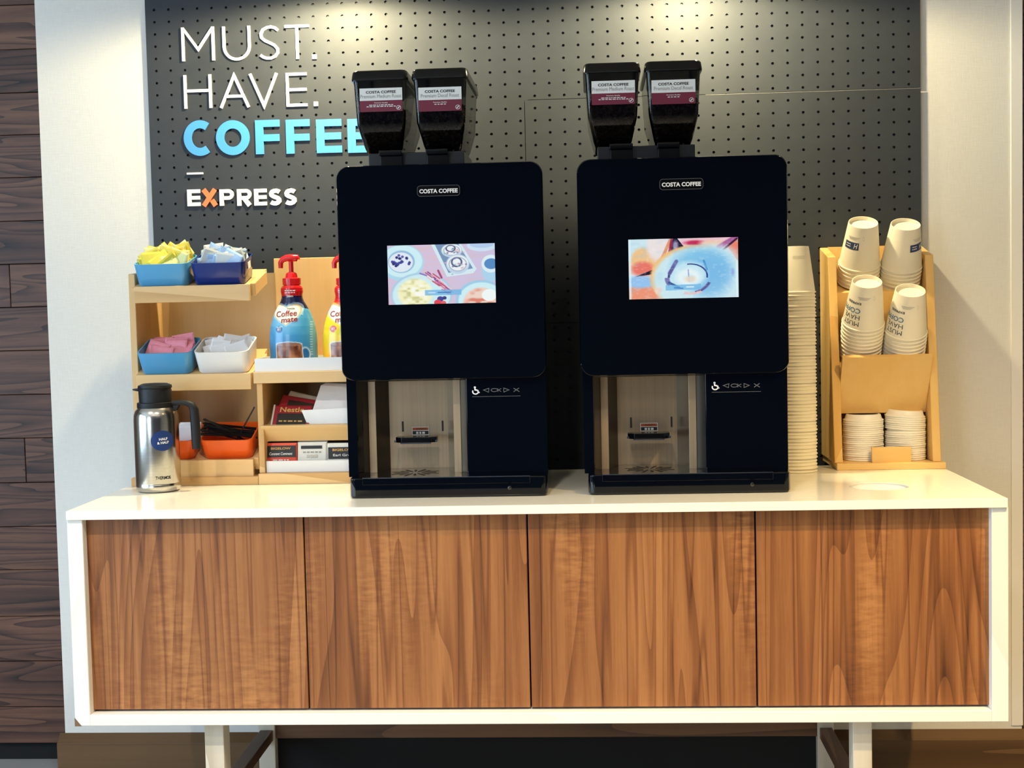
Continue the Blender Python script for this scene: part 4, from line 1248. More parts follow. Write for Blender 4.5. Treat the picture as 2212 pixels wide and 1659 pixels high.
# stir sticks
st = B().box(-.0016, .0016, -.0008, .0008, -.055, .055).build('stir_stick', 'matblack', None)
r = random.Random(12)
for k in range(16):
    o = st if k == 0 else st.copy()
    if k:
        col.objects.link(o)
    tag(o, 'thin black plastic stir stick in the orange tub', 'stir stick', 'black stir sticks')
    if k == 3:
        mt = Matrix.Translation((.028, .040, .052)) @ Matrix.Rotation(math.radians(32), 4, 'Y')
    elif k == 4:
        mt = Matrix.Translation((-.004, .046, .043)) @ Matrix.Rotation(math.radians(-58), 4, 'Y')
    else:
        mt = Matrix.Translation((-.004 + r.uniform(-.006, .006), .03 + k * .0034, .040 + r.uniform(-.004, .004))) @ Matrix.Rotation(math.radians(r.uniform(5, 15)), 4, 'Y') @ Matrix.Rotation(math.radians(90 + r.uniform(-6, 6)), 4, 'Y') @ Matrix.Rotation(math.radians(r.uniform(-10, 10)), 4, 'X')
    o.matrix_world = m6 @ mt

# ------------------------------------------------------------------ right organiser, partly behind the left machine
QX0, QX1 = at(556, 900, -0.262).x, -0.342
orgB = empty('beverage_organizer', ((QX0 + QX1) / 2, -0.17, ZC), 'taller maple wood organizer with creamer bottles on top and tea bags below', 'organizer')
zq1 = at(655, 1022, YO).z
B().box(QX0 + .001, QX1, YO, -0.05, ZC, zq1).build('base', 'maple', orgB, bevel=.001, seg=1)
zsh0, zsh1 = at(650, 826.5, -0.265).z, at(650, 802, -0.265).z
B().box(QX0 + .0005, QX0 + .0125, -0.262, -0.06, zq1, zsh0).build('side_panel', 'maple_z', orgB, bevel=.001, seg=1)
B().box(QX1 - .012, QX1, -0.262, -0.06, zq1, zsh0).build('side_panel', 'maple_z', orgB, bevel=.001, seg=1)
B().box(QX0 - .004, QX1, -0.268, -0.05, zsh0, zsh1).build('shelf', 'maple', orgB, bevel=.0012)
ztop = at(650, 557, -0.062).z
B().box(QX0 - .003, QX1, -0.060, -0.050, zsh1, ztop).build('back_panel', 'maple_z', orgB, bevel=.001, seg=1)
B().box(QX0 + .0125, QX1 - .012, -0.062, -0.052, zq1, zsh0).build('lower_back', 'ply', orgB)
# tilted middle shelf with overhanging front
zmt = at(655, 919, -0.266).z; zmb = at(655, 953, -0.238).z
q = [(-0.266, zmt), (-0.262, zmt - .006), (-0.236, zmb), (-0.228, zmb + .004), (-0.252, zmt + .002)]
B().prism_yz(q, QX0 + .006, QX1 - .004).build('shelf_front', 'maple', orgB, bevel=.001, seg=1)
B().prism_yz([(-0.25, zmt - .004), (-0.25, zmt - .012), (-0.062, zmt + .028), (-0.062, zmt + .036)], QX0 + .0125, QX1 - .012).build('middle_shelf', 'maple', orgB)


def open_tray(name, X0, X1, y0, y1, z0, z1, label, t=.003):
    b = B()
    b.box(X0, X1, y0, y1, z0, z0 + t); b.box(X0, X1, y0, y0 + t, z0 + t, z1); b.box(X0, X1, y1 - t, y1, z0 + t, z1)
    b.box(X0, X0 + t, y0 + t, y1 - t, z0 + t, z1); b.box(X1 - t, X1, y0 + t, y1 - t, z0 + t, z1)
    return tag(b.build(name, 'binwhite', None), label, 'tray')


tz = at(650, 773, -0.262).z
open_tray('white_tray', QX0 - .002, QX1 - .002, -0.262, -0.13, zsh1 + .0003, tz, 'long white tray under the creamer bottles')
tz2 = at(660, 995, -0.256).z
open_tray('white_tray', QX0 + .0135, QX1 - .014, -0.256, -0.17, zq1 + .0003, tz2, 'long white tray full of tea bags on the organizer base')

# creamer bottles ----------------------------------------------------------
# (half width in px, py) measured on the blue bottle; py runs down
PROF = [(19.5, 617), (23.5, 622), (24, 630), (22.5, 637), (22.5, 643), (25, 651), (31, 661), (38, 674), (44, 689), (48.5, 706), (51, 724), (52, 742), (52, 772), (52, 790), (50, 797), (44, 799)]
YBT = -0.195


def bottle_pts(cx_px, n=72, rows=70):
    """rows of (half width, z) in metres for the bottle standing at pixel column cx_px"""
    X = at(cx_px, 720, YBT).x
    k = (at(cx_px + 52, 720, YBT - .03).x - at(cx_px - 52, 720, YBT - .03).x) / 104
    ys = np.array([p[1] for p in PROF], float); hs = np.array([p[0] for p in PROF], float)
    zz_top = at(cx_px, 617, YBT).z; zbot = zsh1 + .0036
    return X, k, ys, hs, zz_top, zbot


DPT = 0.72


def make_bottle(cx_px, painter, label, root_label_mats):
    X, k, ys, hs, ztp, zbot = bottle_pts(cx_px)
    root = empty('creamer_bottle', (X, YBT, zbot), label, 'bottle', 'pump creamer bottles')
    zf = lambda py: zbot + (ys[-1] - py) / (ys[-1] - ys[0]) * (ztp - zbot)
    rows = np.linspace(ys[0], ys[-1], 200)
    hw = np.interp(rows, ys, hs) * k; n = 260
    V = []; U = []; VV = []
    for py, h in zip(rows, hw):
        for i in range(n):
            a = 2 * math.pi * i / n
            x, y = h * math.cos(a), h * (DPT if h > .03 else .72 + (.03 - h) * 28 * 1.0) * math.sin(a)
            V.append((X + x, YBT + y, zf(py)))
            U.append(x / k / 104 + .5 if math.sin(a) < .25 else -1); VV.append((py - 617) / 182.0)
    F = []
    for j in range(len(rows) - 1):
        for i in range(n):
            i2 = (i + 1) % n; F.append((j * n + i, (j + 1) * n + i, (j + 1) * n + i2, j * n + i2))
    F.append(tuple(range(n))); F.append(tuple(range((len(rows) - 1) * n + n - 1, (len(rows) - 1) * n - 1, -1)))
    b = B().add(V, F); b.c = painter(np.array(U), np.array(VV)).out().reshape(-1, 4)
    body = b.build('bottle_body', 'printed', root, smooth=True, ang=60)

    def front(x, z, off=.0006):
        py = ys[-1] - (z - zbot) / (ztp - zbot) * (ys[-1] - ys[0]); h = np.interp(py, ys, hs) * k
        s_ = max(0.0, 1 - ((x - X) / h) ** 2)
        return (x, YBT - h * (DPT if h > .03 else .72 + (.03 - h) * 28) * math.sqrt(s_) - off, z)

    P = lambda dx, py: (X + dx * k, zf(py))
    # words on the heart
    words = B()
    x_, z_ = P(-8, 678); text_xz(words, 'Coffee', x_, z_, 0, w=46 * k, h=12.5 * k, bold=.012, shear=.1, rot=.06, fn=front)
    x_, z_ = P(-1, 692); text_xz(words, 'mate', x_, z_, 0, w=36 * k, h=10 * k, bold=.02, shear=.1, rot=.08, fn=front)
    words.build('brand_words', 'darkred', body)
    sm = B(); x_, z_ = P(2, 667); text_xz(sm, 'Nestle', x_, z_, 0, w=16 * k, h=3.6 * k, bold=.02, fn=front)
    sm.build('small_words', 'ink', body)
    ne = B(); x_, z_ = P(0, 628); dashes(ne, x_, z_, 23 * k, 2.0 * k, 4, fn=front, seed=5)
    x_, z_ = P(0, 632.5); dashes(ne, x_, z_, 22 * k, 2.0 * k, 4, fn=front, seed=6)
    x_, z_ = P(0, 640.5); text_xz(ne, 'ZERO', x_, z_, 0, w=14 * k, h=3.6 * k, bold=.03, fn=front)
    ne.build('neck_words', 'white', body)
    x_, z_ = P(-24, 712); text_xz(B(), '#1', x_, z_, 0, w=7 * k, h=7 * k, bold=.02, fn=front).build('badge_words', 'white', body)
    # pump
    cr = .0178
    z0 = ztp
    cap = B().lathe([(.0165, -.002), (.0165, .0015), (.0186, .0018), (.0188, .0145), (.0172, .0158), (.0125, .0162), (.0122, .020), (.0105, .0255), (.0065, .0275), (.006, .028)], (X, YBT, z0), 36)
    cap.build('pump_collar', 'red', root, smooth=True, ang=40)
    zt_ = at(cx_px, 553, YBT).z
    B().lathe([(.0047, .026), (.0047, zt_ - z0 - .012), (.0085, zt_ - z0 - .009)], (X, YBT, z0), 20).build('pump_stem', 'red', root, smooth=True)
    hd = B()
    hx = [(.0135, -.004), (.0135, -.001), (.0, .0), (-.010, -.0006), (-.018, -.004), (-.0215, -.010), (-.0215, -.021)]
    hd.tube([(X + x, YBT, zt_ + z - .0035) for x, z in hx], [.0062, .0072, .0074, .0068, .0062, .0054, .0048], 12)
    hd.build('pump_head', 'red', root, smooth=True, ang=50)
    return root


def heart(k, cx, cy, s, color, al=1.0):
    x = (k.u - cx) * .44 / s; y = (cy - k.v) / s
    m = (x * x + y * y - .36) ** 3 - x * x * y ** 3 * 1.4
    k.put(np.where(m < 0, 1.0, 0.0), color, al)


def mug(k, tone):
    k.ell(.80, .83, .10, .095, (210, 226, 240), .8, soft=.2); k.ell(.80, .83, .075, .072, tone, 1, soft=.2)
    k.poly([(.20, .70), (.74, .70), (.76, .86), (.70, .99), (.26, .99), (.20, .86)], (112, 62, 40))
    g = vnoise(k.u, k.v, 16, 3); mk = ((k.u > .2) & (k.u < .76) & (k.v > .70) & (k.v < .96)).astype(float)
    k.put((g - .55) * 3 * mk, (176, 118, 82)); k.put((.4 - g) * 3 * mk, (66, 30, 20))
    k.ell(.47, .70, .275, .028, (196, 214, 226), .9); k.ell(.47, .705, .25, .022, (150, 100, 76), .95)
    k.line(.20, .70, .20, .90, .006, (214, 226, 236), .8); k.line(.74, .70, .76, .88, .006, (214, 226, 236), .8)
    for a, b_ in ((.17, .945), (.25, .955), (.21, .93), (.30, .965)):
        k.ell(a, b_, .05, .022, (240, 238, 220), soft=.4)


def paint_blue(u, v):
    k = Canvas(u, v, .571, (76, 160, 208))
    k.put(np.clip((v - .55) * 1.6, 0, 1), (20, 84, 150), 1); k.put(np.clip(1 - np.hypot((u - .35) / .45, (v - .42) / .2), 0, 1), (150, 206, 232), .8)
    k.put(np.clip((u - .82) * 7, 0, 1), (150, 196, 220), .45)
    k.put((v < .255 + .03 * np.sin(u * 9)).astype(float), (16, 28, 70)); k.put((v < .122).astype(float), (214, 26, 32))
    for i in range(5):
        k.line(.68, .275 + i * .016, .76, .285 + i * .016, .004, (220, 232, 240))
    for i in range(14):
        k.line(.90, .44 + i * .03, .93, .44 + i * .03, .006, (206, 226, 238), .7)
    heart(k, .42, .375, .205, (196, 226, 242), .55); heart(k, .42, .375, .18, (222, 184, 112)); heart(k, .42, .375, .166, (246, 242, 226))
    k.ell(.275, .525, .075, .042, (24, 78, 142)); k.line(.22, .50, .34, .492, .004, (214, 230, 240))
    mug(k, (36, 104, 168)); k.put((u < 0).astype(float), (60, 140, 194))
    k.put(((u < 0) & (v < .255)).astype(float), (16, 28, 70)); k.put(((u < 0) & (v < .122)).astype(float), (214, 26, 32))
    return k


def paint_yellow(u, v):
    k = Canvas(u, v, .571, (246, 212, 20))
    k.put(np.clip((v - .6) * 1.8, 0, 1), (240, 140, 24), 1)
    k.put((v < .265 + .02 * np.sin(u * 9)).astype(float), (240, 96, 24)); k.put((v < .20).astype(float), (222, 28, 36))
    heart(k, .42, .375, .205, (250, 236, 150), .6); heart(k, .42, .375, .18, (222, 190, 130)); heart(k, .42, .375, .166, (246, 240, 226))
    k.ell(.275, .525, .075, .042, (214, 70, 84)); k.ell(.42, .56, .12, .04, (224, 206, 30)); mug(k, (230, 150, 40)); k.put((u < 0).astype(float), (246, 200, 20))
    k.put(((u < 0) & (v < .20)).astype(float), (222, 28, 36))
    return k


make_bottle(633.5, paint_blue, 'blue creamer bottle with a red pump standing in the white tray', None)
make_bottle(749, paint_yellow, 'yellow creamer bottle with a red pump beside the black coffee machine', None)

# tea bags in the lower tray ------------------------------------------------


def flat_packet(name, X0, X1, Z0, Z1, Y, lean, mat, label, group, prints=(), rz=0.0, yaw=0.0, cat='packet', th=.0025):
    w_, h_ = X1 - X0, Z1 - Z0
    root = empty(name, (0, 0, 0), label, cat, group)
    o = pack_mesh('sachet', w_, h_, th, mat); o.parent = root
    for pn, pm, fn in prints:
        b = fn(B(), w_, h_); pp = b.build(pn, pm, None); pp.parent = o
    root.matrix_world = Matrix.Translation(((X0 + X1) / 2, Y, (Z0 + Z1) / 2)) @ Matrix.Rotation(yaw, 4, 'Z') @ Matrix.Rotation(math.radians(lean), 4, 'X') @ Matrix.Rotation(rz, 4, 'Y')
    return root


YT = -0.238
band = lambda z0, z1, x0=-.47, x1=.47: (lambda b, w_, h_: b.box(w_ * x0, w_ * x1, -.0030, -.0020, h_ * z0, h_ * z1))
DS = lambda z, w_, h_, n_=4, sd=1: (lambda b, W2, H2: dashes(b, 0, H2 * z, W2 * w_, H2 * h_, n_, -.0034, seed=sd))
TX = lambda t, z, w_, h_, bold=.0, sh=0.0: (lambda b, W2, H2: text_xz(b, t, 0, H2 * z, -.0034, w=W2 * w_, h=H2 * h_, bold=bold, shear=sh))
for i in range(2):
    X0, X1, Z0, Z1 = rect(573 + i * 3, 642 + i * 2, 957 - i * 4, 1016, YT + i * .008)
    flat_packet('tea_bag', X0, X1, Z0, Z1, YT + i * .008, -6, 'tea_red' if i == 0 else 'ink', ['red and black tea bag packet in front of the tea tray row', 'dark tea bag packet behind the red and black one'][i], 'tea bag packets',
                [('black_panel', 'tea_black', band(-.02, .40)), ('brand_line', 'gold', TX('BIGELOW', .30, .62, .085, .03)), ('title_line', 'white', TX('Constant Comment', .11, .72, .10, .01, .2)), ('small_line', 'white', DS(-.12, .5, .04, 4, 2))] if i == 0 else [])
for i in range(2):
    X0, X1, Z0, Z1 = rect(643 + i * 2, 706 + i * 2, 955 - i * 3, 1016, YT + i * .009)
    flat_packet('tea_bag', X0, X1, Z0, Z1, YT + i * .009 + .001, -8, 'tea_white', ['white tea bag packet with a dark heading between the two others', 'plain white tea bag packet tucked behind another white one'][i], 'tea bag packets',
                [('heading', 'tea_black', band(.26, .37, -.38, .34)), ('small_line', 'grey', DS(.14, .62, .045, 5, 4)), ('stamp', 'palegrey', DS(0, .36, .10, 3, 5)), ('foot_line', 'grey', DS(-.2, .6, .04, 5, 6))] if i == 0 else [])
for i in range(2):
    X0, X1, Z0, Z1 = rect(707 + i * 2, 775 + i * 2, 957 - i * 2, 1014, YT + i * .008)
    flat_packet('tea_bag', X0, X1, Z0, Z1, YT + i * .008 + .002, -6, 'tea_white' if i == 0 else 'ink', ['black and white tea bag packet next to the coffee machine', 'dark tea bag packet behind the black and white one'][i], 'tea bag packets',
                [('black_panel', 'tea_black', band(-.10, .34)), ('brand_line', 'gold', TX('BIGELOW', .24, .66, .09, .03)), ('title_line', 'white', TX('Earl Grey', .03, .62, .12, .01)), ('small_line', 'grey', DS(-.22, .34, .035, 3, 3))] if i == 0 else [])

# cocoa sachets on the middle shelf
for i, (x0, x1, y0, y1, yy, mt, rz, lab) in enumerate(((588, 672, 884, 930, -0.240, 'sealred', -.03, 'red and black cocoa sachet leaning on the shelf front'), (600, 690, 866, 915, -0.222, 'sealred', -.22, 'red cocoa sachet half hidden behind the front one'),
                                                      (612, 700, 858, 906, -0.206, 'palegrey', -.30, 'grey backed cocoa sachet behind the red ones'), (604, 690, 870, 914, -0.192, 'palegrey', .02, 'cocoa sachet lying furthest back on the shelf'))):
    X0, X1, Z0, Z1 = rect(x0, x1, y0, y1, yy)
    pr = [('dark_panel', 'tea_black', band(-.48, .12, -.36, .40)), ('brand_line', 'gold', TX('Nestle', .28, .62, .22, .02)), ('gold_line', 'gold', DS(-.22, .6, .06, 5, 7)), ('pale_edge', 'palegrey', band(-.5, .5, -.5, -.455))] if i == 0 else ([('dark_panel', 'tea_black', band(.05, .3, -.3, .45))] if i == 1 else [])
    flat_packet('cocoa_sachet', X0, X1, Z0, Z1 + .012, yy, -38 - i * 3, mt, lab, 'cocoa sachets', pr, rz=-rz)

# folded white napkins on the middle shelf
X0, X1, Z0, Z1 = rect(652, 772, 885, 917, -0.249)
nap = empty('napkin_pile', ((X0 + X1) / 2, -0.22, zmt), 'folded white paper napkins leaning beside the cocoa sachets', 'napkins')
b = B(); b.prism([(X0, Z1), (X0 + .011, Z0 + .001), (min(X1, -.357), Z0 + .001), (min(X1, -.357), Z1 + .004)], -0.251, -0.2485); b.build('front_fold', 'paper', nap)
X0, X1, Z0, Z1 = rect(672, 772, 832, 888, -0.225)
X1 = min(X1, -.357)
for i in range(5):
    dz = i * .0015; dx = i * .0016
    b = B().add([(X0 + dx - .000, -0.243 + i * .004, Z0 - .012), (X1, -0.243 + i * .004, Z0 - .012), (X1, -0.200 + i * .004, Z1 - .008 + dz), (X0 + .016 + dx, -0.200 + i * .004, Z1 - .001 + dz * .6),
                 (X0 + dx, -0.2415 + i * .004, Z0 - .012), (X1, -0.2415 + i * .004, Z0 - .012), (X1, -0.1985 + i * .004, Z1 - .008 + dz), (X0 + .016 + dx, -0.1985 + i * .004, Z1 - .001 + dz * .6)],
                [(0, 1, 2, 3), (7, 6, 5, 4), (0, 4, 5, 1), (1, 5, 6, 2), (2, 6, 7, 3), (3, 7, 4, 0)])
    b.build('napkin', 'paper', nap)

# ------------------------------------------------------------------ steel vacuum flask
YT_ = -0.343
tc = at(343, 1060, YT_); TX0 = tc.x
ts = (at(390, 1000, YT_).x - at(296, 1000, YT_).x) / 2
flask = empty('vacuum_flask', (TX0, YT_, ZC), 'steel vacuum flask with a black pouring lid and a half and half sticker', 'flask')
zt_ = lambda py: ZC + (1062 - py) / 1120.0
R0 = ts
B().lathe([(R0 * .84, .0005), (R0 * .95, .003), (R0, .010), (R0, .016), (R0 * .992, .0165), (R0, .018), (R0, zt_(905) - ZC), (R0 * .985, zt_(893) - ZC), (R0 * .93, zt_(884) - ZC), (R0 * .83, zt_(878) - ZC), (R0 * .80, zt_(876) - ZC)], (TX0, YT_, ZC), 64).build('flask_body', 'flask', flask, smooth=True, ang=50)
B().lathe([(R0 * .81, zt_(878) - ZC), (R0 * .82, zt_(876) - ZC), (R0 * .815, zt_(866) - ZC), (R0 * .77, zt_(865) - ZC)], (TX0, YT_, ZC), 48).build('collar', 'matblack', flask, smooth=True, ang=35)
B().lathe([(R0 * .72, zt_(866) - ZC), (R0 * .735, zt_(840) - ZC), (R0 * .71, zt_(836) - ZC), (R0 * .71, zt_(835) - ZC), (R0 * .76, zt_(833) - ZC), (R0 * .74, zt_(828) - ZC), (R0 * .55, zt_(824) - ZC), (R0 * .2, zt_(823) - ZC), (.0005, zt_(823) - ZC)], (TX0, YT_, ZC), 48).build('lid', 'matblack', flask, smooth=True, ang=30)
xa = TX0 - R0 * .70
B().prism([(xa, zt_(841)), (xa - .012, zt_(838)), (xa - .0125, zt_(835)), (xa, zt_(834))], YT_ - .008, YT_ + .008).build('spout', 'matblack', flask, bevel=.001)
hp = [(TX0 + R0 * .78, zt_(868)), (TX0 + R0 * 1.15, zt_(867)), (TX0 + R0 * 1.45, zt_(868.5)), (TX0 + R0 * 1.66, zt_(873)), (TX0 + R0 * 1.76, zt_(884)), (TX0 + R0 * 1.785, zt_(905)), (TX0 + R0 * 1.80, zt_(940)), (TX0 + R0 * 1.815, zt_(970))]
b = B(); wq = [.0052, .0050, .0056, .0070, .0082, .0088, .0088, .0082]
rings = []
for i, (x, z) in enumerate(hp):
    a = Vector(hp[max(0, i - 1)]); c = Vector(hp[min(len(hp) - 1, i + 1)]); d = (c - a).normalized(); nrm = Vector((-d.y, d.x)); h = wq[i]
    rg = []
    for k in range(12):
        t = 2 * math.pi * k / 12; sx_ = math.copysign(abs(math.cos(t)) ** .6, math.cos(t)); sy_ = math.copysign(abs(math.sin(t)) ** .6, math.sin(t))
        rg.append((x + nrm.x * h * sx_, YT_ + .0085 * sy_, z + nrm.y * h * sx_))
    rings.append(rg)
b.loft(rings).build('handle', 'matblack', flask, smooth=True, ang=50)
B().prism([(TX0 + R0 * .8, zt_(872)), (TX0 + R0 * 1.12, zt_(872)), (TX0 + R0 * .98, zt_(884)), (TX0 + R0 * .86, zt_(887))], YT_ - .006, YT_ + .006).build('handle_web', 'matblack', flask, bevel=.001)


def wrapc(x, z, off=.0004, cx=None):
    cx = TX0
    a = (x - cx) / R0
    return (cx + (R0 + off) * math.sin(a), YT_ - (R0 + off) * math.cos(a), z)


sc_ = at(351, 953, YT_ - R0)
b = B(); V = []; F = []
for j in range(9):
    for i in range(37):
        rr = j / 8.0; a = 2 * math.pi * i / 36
        V.append(wrapc(sc_.x + .0232 * rr * math.cos(a), sc_.z + .0198 * rr * math.sin(a)))
for j in range(8):
    for i in range(36):
        F.append((j * 37 + i, j * 37 + i + 1, (j + 1) * 37 + i + 1, (j + 1) * 37 + i))
stk = b.add(V, F).build('round_sticker', 'sticker', flask, smooth=True)
fw = lambda x, z: wrapc(x, z, .0008)
b = text_xz(B(), 'HALF', sc_.x + .0008, sc_.z + .0036, 0, w=.0165, h=.0048, bold=.03, rot=.06, fn=fw)
text_xz(b, '& HALF', sc_.x + .0002, sc_.z - .0036, 0, w=.0225, h=.0048, bold=.03, rot=.06, fn=fw)
b.build('sticker_words', 'white', stk)
tl = at(352, 1033, YT_ - R0)
text_xz(B(), 'THERMOS', tl.x, tl.z, 0, w=.030, h=.0062, bold=.02, fn=fw).build('maker_name', 'ink', flask)

# ------------------------------------------------------------------ paper cups
CR, CB, CH = 0.0430, 0.0295, 0.0935      # rim radius, base radius, height (mouth down)


def cup_mesh():
    b = B()
    prof = [(CR - .0022, .0012), (CR - .0022, .0002), (CR - .0006, .0), (CR + .0004, .0012), (CR, .0028), (CR - .0014, .0034), (CB + .0006, CH - .002), (CB, CH), (CB - .0012, CH), (CB - .0016, CH - .0075), (.0004, CH - .0085)]
    b.lathe(prof, (0, 0, 0), 48, cap=False)
    return b.build('paper_cup', 'cup', None, smooth=True, ang=32)


cup0 = cup_mesh()


def cone(theta, h, off=.0003):
    r_ = CR - .0014 + (CB + .0006 - CR + .0014) * (h - .0034) / (CH - .0054) + off
    return (r_ * math.sin(theta), -r_ * math.cos(theta), h)


def cone_text(b, s, th, h, w_, hh, bold=0.0, up=False):
    """writing that reads the right way up when the cup stands on its base, so upside down here"""
    def fn(x, z):
        rr = CR - (CR - CB) * h / CH
        return cone(th - x / rr, h - z)
    text_xz(b, s, 0, 0, 0, w=w_, h=hh, bold=bold, fn=fn)


def cup_prints(root, kind, th):
    """printing on the side of a cup: kind 'logo' (navy oblong) or 'words'"""
    fine = B()
    for k in range(3):
        t0, t1 = th + .25, th + .25 + .85
        for (a0, a1, h0, h1) in ((th + .18 + .05 * k, th + .98 - .1 * k, CH - .0215 - .0022 * k, CH - .0212 - .0022 * k),):
            V = [];
            for i in range(13):
                a = a0 + (a1 - a0) * i / 12; V += [cone(a, h0 - .0004), cone(a, h1 + .0004)]
            fine.add(V, [(2 * i, 2 * i + 2, 2 * i + 3, 2 * i + 1) for i in range(12)])
    pts = [(1.13, -.0215), (1.19, -.0185), (1.26, -.0205), (1.25, -.0255), (1.16, -.027)]
    V = []
    for i in range(5):
        a, b_ = pts[i], pts[(i + 1) % 5]
        for f_ in (0.12, .88):
            t, h = a[0] + (b_[0] - a[0]) * f_, CH + a[1] + (b_[1] - a[1]) * f_
            V.append((t, h))
    for i in range(0, 10, 2):
        (t0, h0), (t1, h1) = V[i], V[i + 1]
        fine.add([cone(th + t0, h0), cone(th + t1, h1), cone(th + t1 - .012, h1 + .0009), cone(th + t0 - .012, h0 + .0009)], [(0, 1, 2, 3)])
    fp = fine.build('fine_print', 'palegrey', None); fp.parent = root
    if kind == 'logo':
        b = B(); V = []; n = 12
        for i in range(n + 1):
            a = th + .95 * i / n; V += [cone(a, CH - .0475), cone(a, CH - .032)]
        b.add(V, [(2 * i, 2 * i + 2, 2 * i + 3, 2 * i + 1) for i in range(n)])
        lg = b.build('navy_logo', 'cupnavy', None, smooth=True); lg.parent = root
        b = B()
        def fn(t, s, hh, ww, h, bold=0.02):
            def f2(x, z):
                return cone(t - x / .036, h - z, .0006)
            text_xz(b, s, 0, 0, 0, w=ww, h=hh, bold=bold, shear=.2, fn=f2)
        fn(th + .76, 'H', .0105, .0085, CH - .0395)
        f3 = lambda x, z: cone(th + .28 - x / .036, z, .0006)
        for hh_, sd in ((CH - .0370, 1), (CH - .0418, 2)):
            dashes(b, 0, hh_, .0115, .0018, 4, fn=f3, seed=sd)
        w2 = b.build('logo_words', 'white', None); w2.parent = lg
    else:
        b = B(); re_ = -.42
        cone_text(b, 'MUST.', re_ - .021 / .0405, .015, .042, .0098); cone_text(b, 'HAVE.', re_ - .021 / .039, .0285, .042, .0098)
        cone_text(b, 'EXPRESS', re_ - .016 / .0345, .0585, .032, .0048, .03)
        w1 = b.build('cup_words', 'cupink', None); w1.parent = root
        b = B(); cone_text(b, 'COFFEE.', re_ - .029 / .037, .0425, .058, .0105, .02)
        w2 = b.build('cup_word_coffee', 'cupblue', None); w2.parent = root


def put_cup(mat, label, group, first):
    o = cup0.copy(); col.objects.link(o)
    o.matrix_world = mat
    return tag(o, label, 'paper cup', group)


# tall stack between the right machine and the rack
sp = atz(1721, 1023.5, ZC); SX, SY = at(1720, 1010, -0.19).x, -0.185
NS = 53; pitch = (at(1713, 533, SY).z - ZC - CH) / (NS - 1)
for i in range(NS):
    lab = 'white paper cup nested in the tall stack beside the machine' if i < NS - 1 else 'topmost white paper cup of the tall stack beside the machine'
    o = put_cup(Matrix.Translation((SX + .0006 * math.sin(i * 1.7), SY + .0005 * math.cos(i * 2.3), ZC + .0002 + i * pitch)), lab, 'cups in the tall stack', False)
    if i == NS - 1:
        cup_prints(o, 'none', -.9) if False else None
        fine = B()
        for k in range(3):
            V = []
            for q in range(13):
                a = -.2 + .75 * q / 12; V += [cone(a, CH - .0205 - .0024 * k), cone(a, CH - .0198 - .0024 * k)]
            fine.add(V, [(2 * q, 2 * q + 2, 2 * q + 3, 2 * q + 1) for q in range(12)])
        fp = fine.build('fine_print', 'palegrey', None); fp.parent = o

# ------------------------------------------------------------------ cup and lid rack
TILT = math.radians(28)
AX = Vector((0, -math.sin(TILT), math.cos(TILT)))
NF = Vector((0, -math.cos(TILT), -math.sin(TILT)))
YRF = -0.187
rx0, rx1 = at(1808, 1010, YRF).x, at(2044, 1003, YRF).x
zr1 = (at(1808, 1002.5, YRF).z + at(2044, 998, YRF).z) / 2
rack = empty('cup_rack', ((rx0 + rx1) / 2, -0.1, ZC), 'honey coloured wooden rack holding paper cups and lids in front of the pale wall', 'rack')
B().box(rx0, rx1, YRF, -0.012, ZC, zr1).build('base', 'honey', rack, bevel=.0015)
la0, la1 = at(1803, 990, -.175).x, at(1821, 990, -.175).x
ra0, ra1 = at(2015.5, 990, -.175).x, at(2033.5, 990, -.175).x
zst = at(1802, 555, -.115).z
zrt = at(1783, 535, -.01).z
poly = [(-.175, zr1), (-.115, zst), (-.012, zrt), (-.012, zr1)]
B().prism_yz(poly, la0, la1).build('side_panel', 'honey_z', rack, bevel=.0012, seg=1)
B().prism_yz(poly, ra0, ra1).build('side_panel', 'honey_z', rack, bevel=.0012, seg=1)
B().box(la1, ra0, -.020, -.012, zr1, at(1900, 531, -.02).z).build('back_panel', 'honey_z', rack)
# cup columns
UP_C = [((1856.5, 569), (1865, 485)), ((1946.5, 573), (1957, 488))]
LO_C = [((1864.5, 696), (1871, 610)), ((1956.5, 715), (1961.5, 630))]
YU, YLO = -0.088, -0.150


def board(axis_pt, dist, s0, s1, name, mat, x0, x1, th=.009):
    """board parallel to the leaning cups, from s0 to s1 along their axis"""
    p = Vector((0, axis_pt.y, axis_pt.z)) + NF * dist
    c = p + AX * (s0 + s1) / 2
    return B().obox(((x0 + x1) / 2, c.y, c.z), (1, 0, 0), NF, AX, (x1 - x0) / 2, th / 2, (s1 - s0) / 2).build(name, mat, rack, bevel=.0012)


def column(rimpx, Y, n, kind, name, top_label, th, pt=.0083):
    rim = at(rimpx[0], rimpx[1], Y)
    for i in range(n):
        p = rim - AX * pt * i
        mt = Matrix.Translation(p) @ Matrix.Rotation(TILT, 4, 'X') @ Matrix.Rotation(.35 * math.sin(i * 3.1), 4, 'Z')
        if i == 0:
            mt = Matrix.Translation(p) @ Matrix.Rotation(TILT, 4, 'X')
        o = put_cup(mt, top_label if i == 0 else 'white paper cup nested in the %s' % name, 'cups in the wooden rack', False)
        if i == 0:
            cup_prints(o, kind, th)
    return rim


